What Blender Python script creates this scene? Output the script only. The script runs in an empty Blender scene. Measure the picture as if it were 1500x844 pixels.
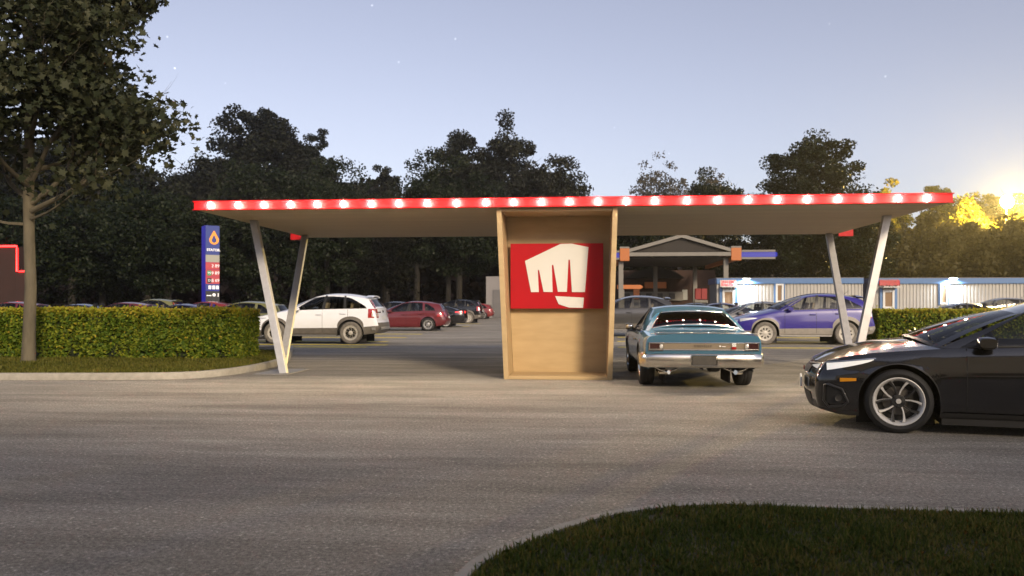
import bpy, math, random
import numpy as np
from mathutils import Vector, Matrix, Euler

random.seed(7)
RNG = np.random.default_rng(7)
SC = bpy.context.scene
COL = SC.collection
PI = math.pi
TH = math.radians(4.76)          # the place's axes against the viewing direction
HC = 1.3                         # eye height
FWD = Vector((-math.sin(TH), math.cos(TH), 0)); RGT = Vector((math.cos(TH), math.sin(TH), 0))


def P(px, D, z=0.0):
    """ground-plan position: a bearing read off the photograph at a depth of D metres"""
    p = FWD * D + RGT * ((px - 750) / 1200 * D)
    return Vector((p.x, p.y, z))


def ZH(py, D):
    return HC + (446 - py) / 1200 * D


# ------------------------------------------------------------------ materials
MAT = {}


def nn(nt, kind, **kw):
    n = nt.nodes.new(kind)
    for k, v in kw.items():
        if k in n.inputs:
            n.inputs[k].default_value = v
        else:
            setattr(n, k, v)
    return n


def mat(name, col=(.5, .5, .5), rough=.5, metal=0., coat=0., spec=.5, emit=None, es=0., alpha=None):
    m = bpy.data.materials.new(name); m.use_nodes = True
    b = m.node_tree.nodes['Principled BSDF']
    b.inputs['Base Color'].default_value = (*col, 1)
    b.inputs['Roughness'].default_value = rough
    b.inputs['Metallic'].default_value = metal
    b.inputs['Coat Weight'].default_value = coat
    b.inputs['Coat Roughness'].default_value = .06
    b.inputs['Specular IOR Level'].default_value = spec
    if emit:
        b.inputs['Emission Color'].default_value = (*emit, 1)
        b.inputs['Emission Strength'].default_value = es
    MAT[name] = m
    return m


def noisy(name, col, col2, scale=8., rough=.6, metal=0., detail=6., bump=0., stretch=(1, 1, 1), lo=.35, hi=.65, rough2=None, coat=0., bscale=None, spec=.5):
    """procedural two-tone surface in the object's own coordinates"""
    m = mat(name, col, rough, metal, coat, spec); nt = m.node_tree; b = nt.nodes['Principled BSDF']
    tc = nn(nt, 'ShaderNodeTexCoord'); mp = nn(nt, 'ShaderNodeMapping'); mp.inputs['Scale'].default_value = stretch
    nt.links.new(tc.outputs['Object'], mp.inputs['Vector'])
    nz = nn(nt, 'ShaderNodeTexNoise', Scale=scale, Detail=detail, Roughness=.62)
    nt.links.new(mp.outputs['Vector'], nz.inputs['Vector'])
    mr = nn(nt, 'ShaderNodeMapRange'); mr.inputs['From Min'].default_value = lo; mr.inputs['From Max'].default_value = hi
    nt.links.new(nz.outputs['Fac'], mr.inputs['Value'])
    mx = nn(nt, 'ShaderNodeMix', data_type='RGBA')
    mx.inputs[6].default_value = (*col, 1); mx.inputs[7].default_value = (*col2, 1)
    nt.links.new(mr.outputs['Result'], mx.inputs[0]); nt.links.new(mx.outputs[2], b.inputs['Base Color'])
    if rough2 is not None:
        r2 = nn(nt, 'ShaderNodeMapRange'); r2.inputs['To Min'].default_value = rough; r2.inputs['To Max'].default_value = rough2
        nt.links.new(mr.outputs['Result'], r2.inputs['Value']); nt.links.new(r2.outputs['Result'], b.inputs['Roughness'])
    if bump:
        n2 = nn(nt, 'ShaderNodeTexNoise', Scale=bscale or scale * 3, Detail=5.)
        nt.links.new(mp.outputs['Vector'], n2.inputs['Vector'])
        bp = nn(nt, 'ShaderNodeBump', Strength=bump, Distance=.02)
        nt.links.new(n2.outputs['Fac'], bp.inputs['Height']); nt.links.new(bp.outputs['Normal'], b.inputs['Normal'])
    return m


def leafmat(name, c1, c2, c3, trans=.35, rough=.5, patch=.0, pscale=.5):
    m = bpy.data.materials.new(name); m.use_nodes = True; nt = m.node_tree
    b = nt.nodes['Principled BSDF']; out = nt.nodes['Material Output']
    g = nn(nt, 'ShaderNodeNewGeometry')
    cr = nn(nt, 'ShaderNodeValToRGB')
    cr.color_ramp.elements[0].color = (*c1, 1); cr.color_ramp.elements[1].color = (*c3, 1)
    e = cr.color_ramp.elements.new(.55); e.color = (*c2, 1)
    if patch:
        tc = nn(nt, 'ShaderNodeTexCoord'); nz = nn(nt, 'ShaderNodeTexNoise', Scale=pscale, Detail=3.)
        nt.links.new(tc.outputs['Object'], nz.inputs['Vector'])
        ma = nn(nt, 'ShaderNodeMath', operation='MULTIPLY_ADD'); ma.inputs[1].default_value = patch * 3; ma.inputs[2].default_value = -patch * 1.5
        nt.links.new(nz.outputs['Fac'], ma.inputs[0])
        ad = nn(nt, 'ShaderNodeMath', operation='ADD'); nt.links.new(ma.outputs[0], ad.inputs[0]); nt.links.new(g.outputs['Random Per Island'], ad.inputs[1])
        nt.links.new(ad.outputs[0], cr.inputs['Fac'])
    else:
        nt.links.new(g.outputs['Random Per Island'], cr.inputs['Fac'])
    nt.links.new(cr.outputs['Color'], b.inputs['Base Color'])
    b.inputs['Roughness'].default_value = rough; b.inputs['Specular IOR Level'].default_value = .12
    t = nn(nt, 'ShaderNodeBsdfTranslucent'); nt.links.new(cr.outputs['Color'], t.inputs['Color'])
    mx = nn(nt, 'ShaderNodeMixShader'); mx.inputs[0].default_value = trans
    nt.links.new(b.outputs[0], mx.inputs[1]); nt.links.new(t.outputs[0], mx.inputs[2]); nt.links.new(mx.outputs[0], out.inputs['Surface'])
    MAT[name] = m
    return m


def glassmat(name, tint, refl=.06):
    m = bpy.data.materials.new(name); m.use_nodes = True; nt = m.node_tree
    nt.nodes.remove(nt.nodes['Principled BSDF']); out = nt.nodes['Material Output']
    tr = nn(nt, 'ShaderNodeBsdfTransparent'); tr.inputs['Color'].default_value = (*tint, 1)
    gl = nn(nt, 'ShaderNodeBsdfGlossy'); gl.inputs['Roughness'].default_value = .02
    fr = nn(nt, 'ShaderNodeFresnel', IOR=1.5)
    mx = nn(nt, 'ShaderNodeMixShader')
    nt.links.new(fr.outputs[0], mx.inputs[0]); nt.links.new(tr.outputs[0], mx.inputs[1]); nt.links.new(gl.outputs[0], mx.inputs[2])
    nt.links.new(mx.outputs[0], out.inputs['Surface'])
    MAT[name] = m
    return m


def paint(name, col, rough=.28, coat=.8, spec=.5, metal=0.):
    m = mat(name, col, rough, metal, coat, spec); nt = m.node_tree; b = nt.nodes['Principled BSDF']
    # road dust: a thin uneven film, so the paint is not perfectly even
    tc = nn(nt, 'ShaderNodeTexCoord'); nz = nn(nt, 'ShaderNodeTexNoise', Scale=3.5, Detail=6.)
    nt.links.new(tc.outputs['Object'], nz.inputs['Vector'])
    mr = nn(nt, 'ShaderNodeMapRange'); mr.inputs['From Min'].default_value = .4; mr.inputs['From Max'].default_value = .75
    mr.inputs['To Min'].default_value = 0.; mr.inputs['To Max'].default_value = .16
    nt.links.new(nz.outputs['Fac'], mr.inputs['Value'])
    mx = nn(nt, 'ShaderNodeMix', data_type='RGBA'); mx.inputs[6].default_value = (*col, 1)
    mx.inputs[7].default_value = (*[c * .72 + min(.035, .008 + c * .5) for c in col], 1)
    nt.links.new(mr.outputs['Result'], mx.inputs[0]); nt.links.new(mx.outputs[2], b.inputs['Base Color'])
    return m


# ------------------------------------------------------------------ mesh building
class MB:
    def __init__(s):
        s.v = []; s.f = []; s.m = []

    def add(s, vs, fs, mi=0):
        o = len(s.v); s.v += [tuple(v) for v in vs]
        for f in fs:
            s.f.append(tuple(i + o for i in f)); s.m.append(mi)

    def grid(s, rows, mi=0, flip=False):
        o = len(s.v); n = len(rows[0])
        for r in rows: s.v += [tuple(p) for p in r]
        for i in range(len(rows) - 1):
            for j in range(n - 1):
                q = (o + i * n + j, o + i * n + j + 1, o + (i + 1) * n + j + 1, o + (i + 1) * n + j)
                s.f.append(q[::-1] if flip else q); s.m.append(mi)

    def box(s, c, d, mi=0, R=None):
        c = Vector(c); hx, hy, hz = d[0] / 2, d[1] / 2, d[2] / 2
        vs = [Vector((x, y, z)) for x in (-hx, hx) for y in (-hy, hy) for z in (-hz, hz)]
        if R is not None: vs = [R @ v for v in vs]
        s.add([v + c for v in vs], [(0, 1, 3, 2), (4, 6, 7, 5), (0, 4, 5, 1), (2, 3, 7, 6), (0, 2, 6, 4), (1, 5, 7, 3)], mi)

    def hexa(s, a, b, mi=0):
        """solid between two quads a, b (4 points each, same order)"""
        s.add(list(a) + list(b), [(3, 2, 1, 0), (4, 5, 6, 7)] + [(i, (i + 1) % 4, 4 + (i + 1) % 4, 4 + i) for i in range(4)], mi)

    def tube(s, pts, rad, n=8, mi=0, caps=True):
        pts = [Vector(p) for p in pts]
        if not hasattr(rad, '__len__'): rad = [rad] * len(pts)
        o = len(s.v); ref = None
        for i, p in enumerate(pts):
            d = (pts[min(i + 1, len(pts) - 1)] - pts[max(i - 1, 0)]).normalized()
            if ref is None:
                ref = Vector((0, 0, 1)) if abs(d.z) < .9 else Vector((1, 0, 0))
            a = (ref - d * ref.dot(d)).normalized(); b = d.cross(a); ref = a
            for k in range(n):
                t = 2 * PI * k / n
                s.v.append(tuple(p + (a * math.cos(t) + b * math.sin(t)) * rad[i]))
        for i in range(len(pts) - 1):
            for k in range(n):
                s.f.append((o + i * n + k, o + i * n + (k + 1) % n, o + (i + 1) * n + (k + 1) % n, o + (i + 1) * n + k)); s.m.append(mi)
        if caps:
            s.f.append(tuple(o + k for k in reversed(range(n)))); s.m.append(mi)
            e = o + (len(pts) - 1) * n
            s.f.append(tuple(e + k for k in range(n))); s.m.append(mi)

    def lathe(s, prof, n=28, mi=0, c=(0, 0, 0), axis='y', closed=False):
        """prof: (radius, position along the axis)"""
        o = len(s.v); c = Vector(c)
        for r, a in prof:
            for k in range(n):
                t = 2 * PI * k / n
                q = {'y': (r * math.cos(t), a, r * math.sin(t)), 'z': (r * math.cos(t), r * math.sin(t), a), 'x': (a, r * math.cos(t), r * math.sin(t))}[axis]
                s.v.append(tuple(c + Vector(q)))
        m = len(prof)
        for i in range(m - (0 if closed else 1)):
            i2 = (i + 1) % m
            for k in range(n):
                s.f.append((o + i * n + k, o + i * n + (k + 1) % n, o + i2 * n + (k + 1) % n, o + i2 * n + k)); s.m.append(mi)

    def prism(s, poly, to3, h0, h1, mi=0):
        """poly: 2-D outline; to3(a, b, h) -> point"""
        n = len(poly)
        vs = [to3(a, b, h0) for a, b in poly] + [to3(a, b, h1) for a, b in poly]
        s.add(vs, [tuple(reversed(range(n))), tuple(range(n, 2 * n))] + [(i, (i + 1) % n, n + (i + 1) % n, n + i) for i in range(n)], mi)

    def build(s, name, mats, parent=None, smooth=None, bevel=0., loc=None, rotz=None, seg=2):
        if not isinstance(mats, (list, tuple)): mats = [mats]
        me = bpy.data.meshes.new(name)
        me.from_pydata(s.v, [], s.f)
        for m in mats: me.materials.append(MAT[m] if isinstance(m, str) else m)
        me.polygons.foreach_set('material_index', s.m)
        if smooth is not None:
            me.polygons.foreach_set('use_smooth', [True] * len(me.polygons))
            me.set_sharp_from_angle(angle=math.radians(smooth))
        me.update()
        o = bpy.data.objects.new(name, me); COL.objects.link(o)
        if parent is not None: o.parent = parent
        if loc is not None: o.location = loc
        if rotz is not None: o.rotation_euler.z = rotz
        if bevel:
            b = o.modifiers.new('edge', 'BEVEL'); b.width = bevel; b.segments = seg; b.limit_method = 'ANGLE'; b.angle_limit = math.radians(40)
            b.harden_normals = False
        return o


def tag(o, label=None, cat=None, group=None, kind=None):
    if label: o['label'] = label
    if cat: o['category'] = cat
    if group: o['group'] = group
    if kind: o['kind'] = kind
    return o


def empty(name, loc=(0, 0, 0), rotz=0.):
    o = bpy.data.objects.new(name, None); COL.objects.link(o); o.location = loc; o.rotation_euler.z = rotz
    o.empty_display_size = .3
    return o


def copy_tree(o, parent=None):
    c = o.copy(); COL.objects.link(c)
    if parent is not None: c.parent = parent
    for ch in [x for x in KIDS.get(o.name, ())]:
        copy_tree(ch, c)
    return c


KIDS = {}


def index_kids():
    KIDS.clear()
    for o in bpy.data.objects:
        if o.parent: KIDS.setdefault(o.parent.name, []).append(o)


def polymesh(name, V, k, mats, midx=None, parent=None, loc=None, smooth=False):
    """many separate k-gons at once; V is (n*k, 3)"""
    n = len(V) // k
    me = bpy.data.meshes.new(name)
    me.vertices.add(n * k); me.vertices.foreach_set('co', np.asarray(V, dtype=np.float32).ravel())
    me.loops.add(n * k); me.loops.foreach_set('vertex_index', np.arange(n * k, dtype=np.int32))
    me.polygons.add(n); me.polygons.foreach_set('loop_start', np.arange(0, n * k, k, dtype=np.int32))
    try: me.polygons.foreach_set('loop_total', np.full(n, k, dtype=np.int32))
    except Exception: pass
    for m in (mats if isinstance(mats, (list, tuple)) else [mats]): me.materials.append(MAT[m])
    if midx is not None: me.polygons.foreach_set('material_index', np.asarray(midx, dtype=np.int32))
    me.update(calc_edges=True)
    o = bpy.data.objects.new(name, me); COL.objects.link(o)
    if parent is not None: o.parent = parent
    if loc is not None: o.location = loc
    return o


def rot_frames(n, rng, up=None, droop=0.):
    """random orthonormal frames (a, b): the leaf lies in the a-b plane"""
    nrm = rng.normal(size=(n, 3))
    if up is not None: nrm = nrm * .75 + up
    nrm /= np.linalg.norm(nrm, axis=1)[:, None] + 1e-9
    r = rng.normal(size=(n, 3)); r[:, 2] -= droop
    a = r - nrm * (r * nrm).sum(1)[:, None]; a /= np.linalg.norm(a, axis=1)[:, None] + 1e-9
    return a, np.cross(nrm, a), nrm


def leaves(pts, size, shape, rng, up=None, var=.35, droop=0., cup=0.):
    n = len(pts); a, b, nr = rot_frames(n, rng, up, droop)
    sh = np.asarray(shape, dtype=float); sz = size * (1 + var * (rng.random(n) * 2 - 1))
    V = pts[:, None, :] + sz[:, None, None] * (sh[None, :, 0, None] * a[:, None, :] + sh[None, :, 1, None] * b[:, None, :])
    if cup:
        V = V + (cup * sz)[:, None, None] * (sh[None, :, 1, None] ** 2) * nr[:, None, :]
    return V.reshape(-1, 3)


LEAF4 = [(-.5, 0), (0, -.3), (.5, 0), (0, .3)]
LEAF6 = [(-.5, 0), (-.2, -.24), (.2, -.22), (.5, 0), (.2, .22), (-.2, .24)]
MAPLE = [(-.5, 0), (-.22, -.16), (-.28, -.46), (-.02, -.30), (.10, -.52), (.20, -.18), (.52, 0), (.20, .18), (.10, .52), (-.02, .30), (-.28, .46), (-.22, .16)]


def pch(pts):
    """monotone cubic through (x, y) points"""
    xs = [float(p[0]) for p in pts]; ys = [float(p[1]) for p in pts]; n = len(xs)
    h = [xs[i + 1] - xs[i] for i in range(n - 1)]; d = [(ys[i + 1] - ys[i]) / h[i] for i in range(n - 1)]
    m = [0.] * n; m[0] = d[0]; m[-1] = d[-1]
    for i in range(1, n - 1):
        if d[i - 1] * d[i] > 0:
            w1 = 2 * h[i] + h[i - 1]; w2 = h[i] + 2 * h[i - 1]
            m[i] = (w1 + w2) / (w1 / d[i - 1] + w2 / d[i])
    def f(x):
        if x <= xs[0]: return ys[0]
        if x >= xs[-1]: return ys[-1]
        i = 0
        while x > xs[i + 1]: i += 1
        t = (x - xs[i]) / h[i]; t2 = t * t; t3 = t2 * t
        return (2 * t3 - 3 * t2 + 1) * ys[i] + (t3 - 2 * t2 + t) * h[i] * m[i] + (-2 * t3 + 3 * t2) * ys[i + 1] + (t3 - t2) * h[i] * m[i + 1]
    return f


def text_obj(name, s, size, material, parent, M, extrude=.004, align='CENTER', bold=0.):
    cu = bpy.data.curves.new(name, 'FONT'); cu.body = s; cu.size = size; cu.align_x = align; cu.align_y = 'CENTER'; cu.extrude = extrude; cu.offset = bold
    t = bpy.data.objects.new(name, cu); COL.objects.link(t)
    bpy.context.view_layer.update()
    me = bpy.data.meshes.new_from_object(t.evaluated_get(bpy.context.evaluated_depsgraph_get()))
    bpy.data.objects.remove(t); bpy.data.curves.remove(cu)
    me.name = name; me.materials.clear(); me.materials.append(MAT[material])
    me.transform(M)
    o = bpy.data.objects.new(name, me); COL.objects.link(o)
    if parent is not None: o.parent = parent
    return o


def face_M(loc, right, up):
    """matrix taking the text plane (x right, y up) to a surface"""
    r = Vector(right).normalized(); u = Vector(up).normalized(); n = r.cross(u)
    M = Matrix((( r.x, u.x, n.x, loc[0]), (r.y, u.y, n.y, loc[1]), (r.z, u.z, n.z, loc[2]), (0, 0, 0, 1)))
    return M
SUN_AZ_DEG = 151.; SUN_EL_DEG = 25.; SUN_STR = 2.15; SUN_ANG = 11.; SKY_STR = .080; SKY_SAT = .55; EXPO = .9; STAR = 4.; HAZE = .00026
# ------------------------------------------------------------------ materials used in the place
mat('tyre', (.012, .012, .012), .75); noisy('tyre_dusty', (.10, .092, .08), (.17, .155, .135), 9, .9)
noisy('rim_dusty', (.38, .36, .32), (.46, .44, .39), 12, .5, metal=.1); mat('rim_silver', (.42, .41, .39), .3, .7)
mat('rim_bright', (.70, .69, .66), .35, .35); mat('dark_alloy', (.05, .05, .05), .4, .5); mat('brake_disc', (.16, .15, .14), .4, .8)
mat('black_plastic', (.012, .012, .012), .6); mat('black_trim', (.016, .016, .016), .4); mat('satin_black', (.03, .03, .03), .3); mat('seam', (.004, .004, .004), .8)
mat('chrome', (.75, .74, .70), .08, 1.); mat('chrome_dull', (.5, .5, .5), .25, .9); noisy('chrome_bumper', (.78, .75, .69), (.66, .63, .57), 4, .14, metal=1., rough2=.26)
noisy('seat_tan', (.42, .36, .27), (.34, .29, .21), 6, .8); mat('seat_grey', (.10, .10, .10), .8); mat('seat_black', (.02, .02, .02), .7)
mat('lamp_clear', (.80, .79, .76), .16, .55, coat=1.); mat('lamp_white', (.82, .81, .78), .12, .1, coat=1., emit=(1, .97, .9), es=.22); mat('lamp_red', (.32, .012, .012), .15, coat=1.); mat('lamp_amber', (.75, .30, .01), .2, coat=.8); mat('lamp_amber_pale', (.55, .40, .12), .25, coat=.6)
mat('lamp_red_lit', (.5, .015, .015), .15, coat=1., emit=(1, .03, .03), es=.8); mat('lens_dark_red', (.035, .006, .006), .12, coat=1.)
mat('plate', (.55, .55, .52), .4); mat('plate_white', (.75, .75, .72), .4); noisy('plate_dark', (.035, .032, .028), (.05, .045, .038), 20, .5)
noisy('tail_panel', (.27, .225, .165), (.24, .20, .145), 5, .4, metal=.15, stretch=(1, 1, 6)); mat('badge_dark', (.04, .03, .025), .4); mat('badge_white', (.85, .85, .82), .3)
glassmat('car_glass', (.62, .62, .58)); glassmat('car_glass_dark', (.16, .16, .15)); glassmat('car_glass_rear', (.20, .17, .14)); glassmat('pane_glass', (.35, .35, .35))
paint('paint_white', (.74, .76, .80)); paint('paint_blue', (.018, .010, .19), coat=.9); paint('paint_maroon', (.105, .012, .016)); paint('paint_black', (.008, .008, .009), rough=.2); paint('paint_gloss_black', (.006, .006, .007), rough=.16, coat=1.)
paint('paint_charcoal', (.035, .035, .036)); paint('paint_grey', (.16, .16, .16), metal=.3); paint('paint_olive', (.13, .13, .045)); paint('paint_red', (.16, .015, .015)); paint('paint_navy', (.02, .022, .06)); paint('paint_teal', (.046, .140, .225), rough=.22, coat=.9)
noisy('cladding', (.085, .075, .065), (.12, .108, .092), 6, .6); noisy('cladding_pale', (.20, .185, .16), (.24, .22, .19), 6, .6)

noisy('soffit', (.56, .43, .265), (.49, .37, .225), 1.1, .65, stretch=(.35, 3, 1), bump=.05, bscale=30)
m = noisy('plywood', (.48, .35, .185), (.385, .275, .135), 2.0, .55, detail=10., bump=.06, stretch=(.8, 1, 3.2), lo=.30, hi=.74)
noisy('red_enamel', (.44, .006, .009), (.38, .005, .008), 3, .45, spec=.25); noisy('sign_red', (.40, .004, .011), (.365, .004, .010), 2, .6, spec=.2); noisy('sign_white', (.66, .66, .63), (.62, .62, .59), 2, .5)
noisy('post_paint', (.52, .52, .52), (.45, .45, .45), 7, .38, metal=.35); noisy('steel_plate', (.34, .33, .31), (.25, .24, .22), 12, .5, metal=.4)
mat('bulb', (1, 1, 1), .3, emit=(1, .80, .58), es=1050.); mat('bulb_socket', (.45, .04, .04), .4)
noisy('kerb_stone', (.33, .31, .265), (.25, .235, .20), 7, .85, bump=.25, bscale=60, detail=8)
noisy('soil', (.045, .04, .022), (.07, .06, .035), 5, .95)
noisy('bark', (.085, .073, .048), (.125, .108, .072), 7, .9, stretch=(1, 1, .25), bump=.7, bscale=22); noisy('bark_dark', (.006, .005, .0035), (.010, .008, .0055), 6, .95, stretch=(1, 1, .3))
leafmat('maple_leaf', (.019, .025, .012), (.034, .040, .020), (.060, .063, .034), .22)
leafmat('hedge_leaf', (.052, .098, .012), (.122, .172, .018), (.23, .25, .026), .28, patch=.35, pscale=1.2)
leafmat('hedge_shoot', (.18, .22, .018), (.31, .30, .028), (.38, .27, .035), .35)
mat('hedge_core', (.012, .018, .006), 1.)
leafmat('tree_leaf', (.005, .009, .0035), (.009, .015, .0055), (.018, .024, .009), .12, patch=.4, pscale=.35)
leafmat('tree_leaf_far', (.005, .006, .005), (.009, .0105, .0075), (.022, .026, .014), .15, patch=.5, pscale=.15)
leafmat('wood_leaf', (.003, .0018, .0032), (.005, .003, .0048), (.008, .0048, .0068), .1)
leafmat('bare_leaf', (.035, .032, .026), (.05, .046, .038), (.06, .055, .046), .2)
leafmat('sunlit_leaf', (.11, .12, .018), (.19, .17, .022), (.28, .21, .028), .5)  # yellow backlight of the low sun put into the leaf colour
leafmat('olive_leaf', (.045, .040, .016), (.06, .052, .02), (.075, .060, .022), .3)
leafmat('grass_fg', (.042, .070, .015), (.082, .110, .022), (.19, .16, .05), .3, patch=.55, pscale=1.1)
leafmat('grass_back', (.075, .085, .016), (.12, .125, .022), (.17, .15, .035), .3, patch=.3, pscale=.8)
noisy('dark_earth', (.006, .004, .005), (.009, .006, .007), .08, 1.)
noisy('line_yellow', (.78, .62, .05), (.45, .37, .07), 4, .7); 
noisy('neon_wall', (.026, .009, .005), (.020, .007, .004), .6, .8); mat('neon', (1, .05, .04), .4, emit=(1, .015, .015), es=6.); mat('neon_trim', (.3, .02, .02), .5)
noisy('white_wall', (.20, .19, .185), (.17, .16, .16), .5, .8)
mat('cabin_blue', (.045, .12, .27), .5); mat('cabin_blue_dark', (.035, .05, .12), .6); mat('cabin_white', (.50, .50, .48), .5); noisy('cabin_grey', (.12, .115, .115), (.10, .098, .098), 1, .7)
noisy('cabin_wall', (.33, .32, .295), (.28, .27, .25), .7, .55); mat('door_brown', (.16, .095, .045), .6); mat('sign_lettering_red', (.62, .03, .05), .5); mat('lamp_glow', (1, 1, 1), .3, emit=(.85, .93, 1), es=5.)
mat('orange', (.36, .11, .022), .55); mat('station_blue', (.012, .02, .34), .45); noisy('station_white', (.17, .16, .14), (.145, .137, .12), 1, .6); noisy('station_dark', (.022, .018, .014), (.016, .013, .011), .5, .8); noisy('station_brick', (.045, .022, .015), (.035, .017, .012), 3, .85)
mat('pylon_blue', (.018, .034, .17), .4, emit=(.06, .11, .5), es=.05); mat('pylon_side', (.012, .014, .42), .4, emit=(.02, .02, .8), es=.06); mat('pylon_orange', (.62, .22, .03), .4, emit=(.9, .3, .03), es=.25); mat('pylon_white', (.26, .26, .22), .5, emit=(.7, .7, .6), es=.03)
mat('pylon_red', (.26, .03, .035), .5, emit=(.8, .08, .1), es=.15); mat('pylon_green', (.03, .22, .08), .5); mat('pylon_black', (.015, .016, .02), .5); mat('pylon_letter', (.7, .7, .7), .5, emit=(.8, .8, .8), es=.2)
mat('flood', (1, .8, .4), .3, emit=(1, .66, .20), es=900.); mat('pump_red', (.22, .02, .02), .6); mat('mast', (.10, .10, .10), .5, .5)  # first glow belongs to the lamp added for the low sun
noisy('clay_wall', (.70, .66, .58), (.62, .58, .51), .8, .8)  # wall of the unseen added building, pale to brighten reflections

# asphalt: aggregate, worn streaks along the driving direction, patches, oil spots
m = mat('asphalt', (.1, .1, .1), .82, spec=.35); nt = m.node_tree; b = nt.nodes['Principled BSDF']
tc = nn(nt, 'ShaderNodeTexCoord')
def npart(scale, stretch, detail=6., rough=.6, seed=0.):
    mp = nn(nt, 'ShaderNodeMapping'); mp.inputs['Scale'].default_value = stretch; mp.inputs['Location'].default_value = (seed, seed * 1.7, 0)
    nt.links.new(tc.outputs['Object'], mp.inputs['Vector'])
    z = nn(nt, 'ShaderNodeTexNoise', Scale=scale, Detail=detail, Roughness=rough); nt.links.new(mp.outputs['Vector'], z.inputs['Vector'])
    return z.outputs['Fac']
def ramp(sock, a, b_, lo, hi):
    r = nn(nt, 'ShaderNodeMapRange'); r.inputs['From Min'].default_value = a; r.inputs['From Max'].default_value = b_
    r.inputs['To Min'].default_value = lo; r.inputs['To Max'].default_value = hi; nt.links.new(sock, r.inputs['Value']); return r.outputs['Result']
def mul(a, b_, op='MULTIPLY'):
    q = nn(nt, 'ShaderNodeMath', operation=op); nt.links.new(a, q.inputs[0]); nt.links.new(b_, q.inputs[1]); return q.outputs[0]
streak = ramp(npart(1.3, (.16, 1, 1), 8., .72, 3.), .36, .66, .72, 1.30)
patchy = ramp(npart(.28, (.5, 1, 1), 9., .68, 11.), .35, .68, .70, 1.28)
grain = ramp(npart(38., (1, 1, 1), 5., .8), .34, .68, .38, 1.75)
fine = ramp(npart(150., (1, 1, 1), 3., .75, 5.), .36, .68, .55, 1.55)
vo = nn(nt, 'ShaderNodeTexVoronoi', Scale=75.); nt.links.new(tc.outputs['Object'], vo.inputs['Vector'])
chip = ramp(vo.outputs['Color'], .78, .98, 1.0, 2.3)
val = mul(mul(mul(streak, patchy), mul(grain, fine)), chip)
vc = nn(nt, 'ShaderNodeVectorMath', operation='SCALE'); vc.inputs[0].default_value = (.240, .222, .190); nt.links.new(val, vc.inputs['Scale'])
nt.links.new(vc.outputs[0], b.inputs['Base Color'])
bp = nn(nt, 'ShaderNodeBump', Strength=.55, Distance=.012); nt.links.new(mul(grain, fine), bp.inputs['Height']); nt.links.new(bp.outputs['Normal'], b.inputs['Normal'])
nt.links.new(ramp(streak, .7, 1.3, .90, .68), b.inputs['Roughness'])

# corrugated cabin siding: ribs are geometry
# ------------------------------------------------------------------ cars
class Shape:
    """body surface of a car: x forward, y left, z up, origin on the ground at mid wheelbase"""
    def __init__(s, sp):
        s.__dict__.update(sp)
        s.fzs = pch(sp['zs']); s.fzb = pch(sp['zb']); s.fzt = pch(sp['zt']); s.fS = pch(sp['S'])
        s.fn = pch(sp['nose']); s.ft = pch(sp['tail'])

    def W(s, x):
        if x > s.xf - s.cf:
            q = min(1, (x - (s.xf - s.cf)) / s.cf); return s.w0 * (1 - s.kf + s.kf * math.sqrt(max(0, 1 - q ** s.pf)))
        if x < s.xr + s.cr:
            q = min(1, ((s.xr + s.cr) - x) / s.cr); return s.w0 * (1 - s.kr + s.kr * math.sqrt(max(0, 1 - q ** s.pr)))
        return s.w0

    def y(s, x, z):
        zs, zb = s.fzs(x), s.fzb(x)
        return s.W(x) * s.fS((z - zb) / (zs - zb))

    def dfm(s, x, y, z):
        X = x
        if x > s.xf - s.cf:
            b = ((x - (s.xf - s.cf)) / s.cf) ** 2
            X += b * (s.fn(z) + s.bowf * (1 - min(1, (y / s.W(x)) ** 2)))
        elif x < s.xr + s.cr:
            b = (((s.xr + s.cr) - x) / s.cr) ** 2
            X -= b * (s.ft(z) + s.bowr * (1 - min(1, (y / s.W(x)) ** 2)))
        return Vector((X, y, z))

    def side(s, X, z, eps=0., sg=1):
        """point on the side surface whose final x is X"""
        x = X
        for _ in range(12):
            x += X - s.dfm(x, s.y(x, z), z).x
            x = max(s.xr, min(s.xf, x))
        y = s.y(x, z)
        p = s.dfm(x, y, z); q = s.dfm(max(s.xr, x - .02), s.y(max(s.xr, x - .02), z), z); r = s.dfm(min(s.xf, x + .02), s.y(min(s.xf, x + .02), z), z)
        d = (r - q)
        n = Vector((-d.y, d.x, 0)); n = n.normalized() if n.length > 1e-6 else Vector((0, 1, 0))
        if n.y < 0: n = -n
        p = p + n * eps
        return Vector((p.x, sg * p.y, p.z))

    def end(s, front, y, z, eps=0.):
        xt = s.xf if front else s.xr
        p = s.dfm(xt, y, z); p.x += eps if front else -eps
        return p


def side_patch(mb, sh, X0, X1, lo, hi, n=10, m=3, eps=.004, mi=0, sides=(1, -1)):
    flo = lo if callable(lo) else (lambda t: lo); fhi = hi if callable(hi) else (lambda t: hi)
    for sg in sides:
        rows = []
        for i in range(n + 1):
            t = i / n; X = X0 + (X1 - X0) * t
            rows.append([sh.side(X, flo(t) + (fhi(t) - flo(t)) * j / m, eps, sg) for j in range(m + 1)])
        mb.grid(rows, mi, flip=(sg * (X1 - X0) < 0))


def end_patch(mb, sh, front, y0, y1, z0, z1, n=8, m=3, eps=.004, mi=0):
    f0 = z0 if callable(z0) else (lambda t: z0); f1 = z1 if callable(z1) else (lambda t: z1)
    rows = []
    for i in range(n + 1):
        t = i / n; y = y0 + (y1 - y0) * t
        rows.append([sh.end(front, y, f0(t) + (f1(t) - f0(t)) * j / m, eps) for j in range(m + 1)])
    mb.grid(rows, mi, flip=((y1 < y0) == front))


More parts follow.
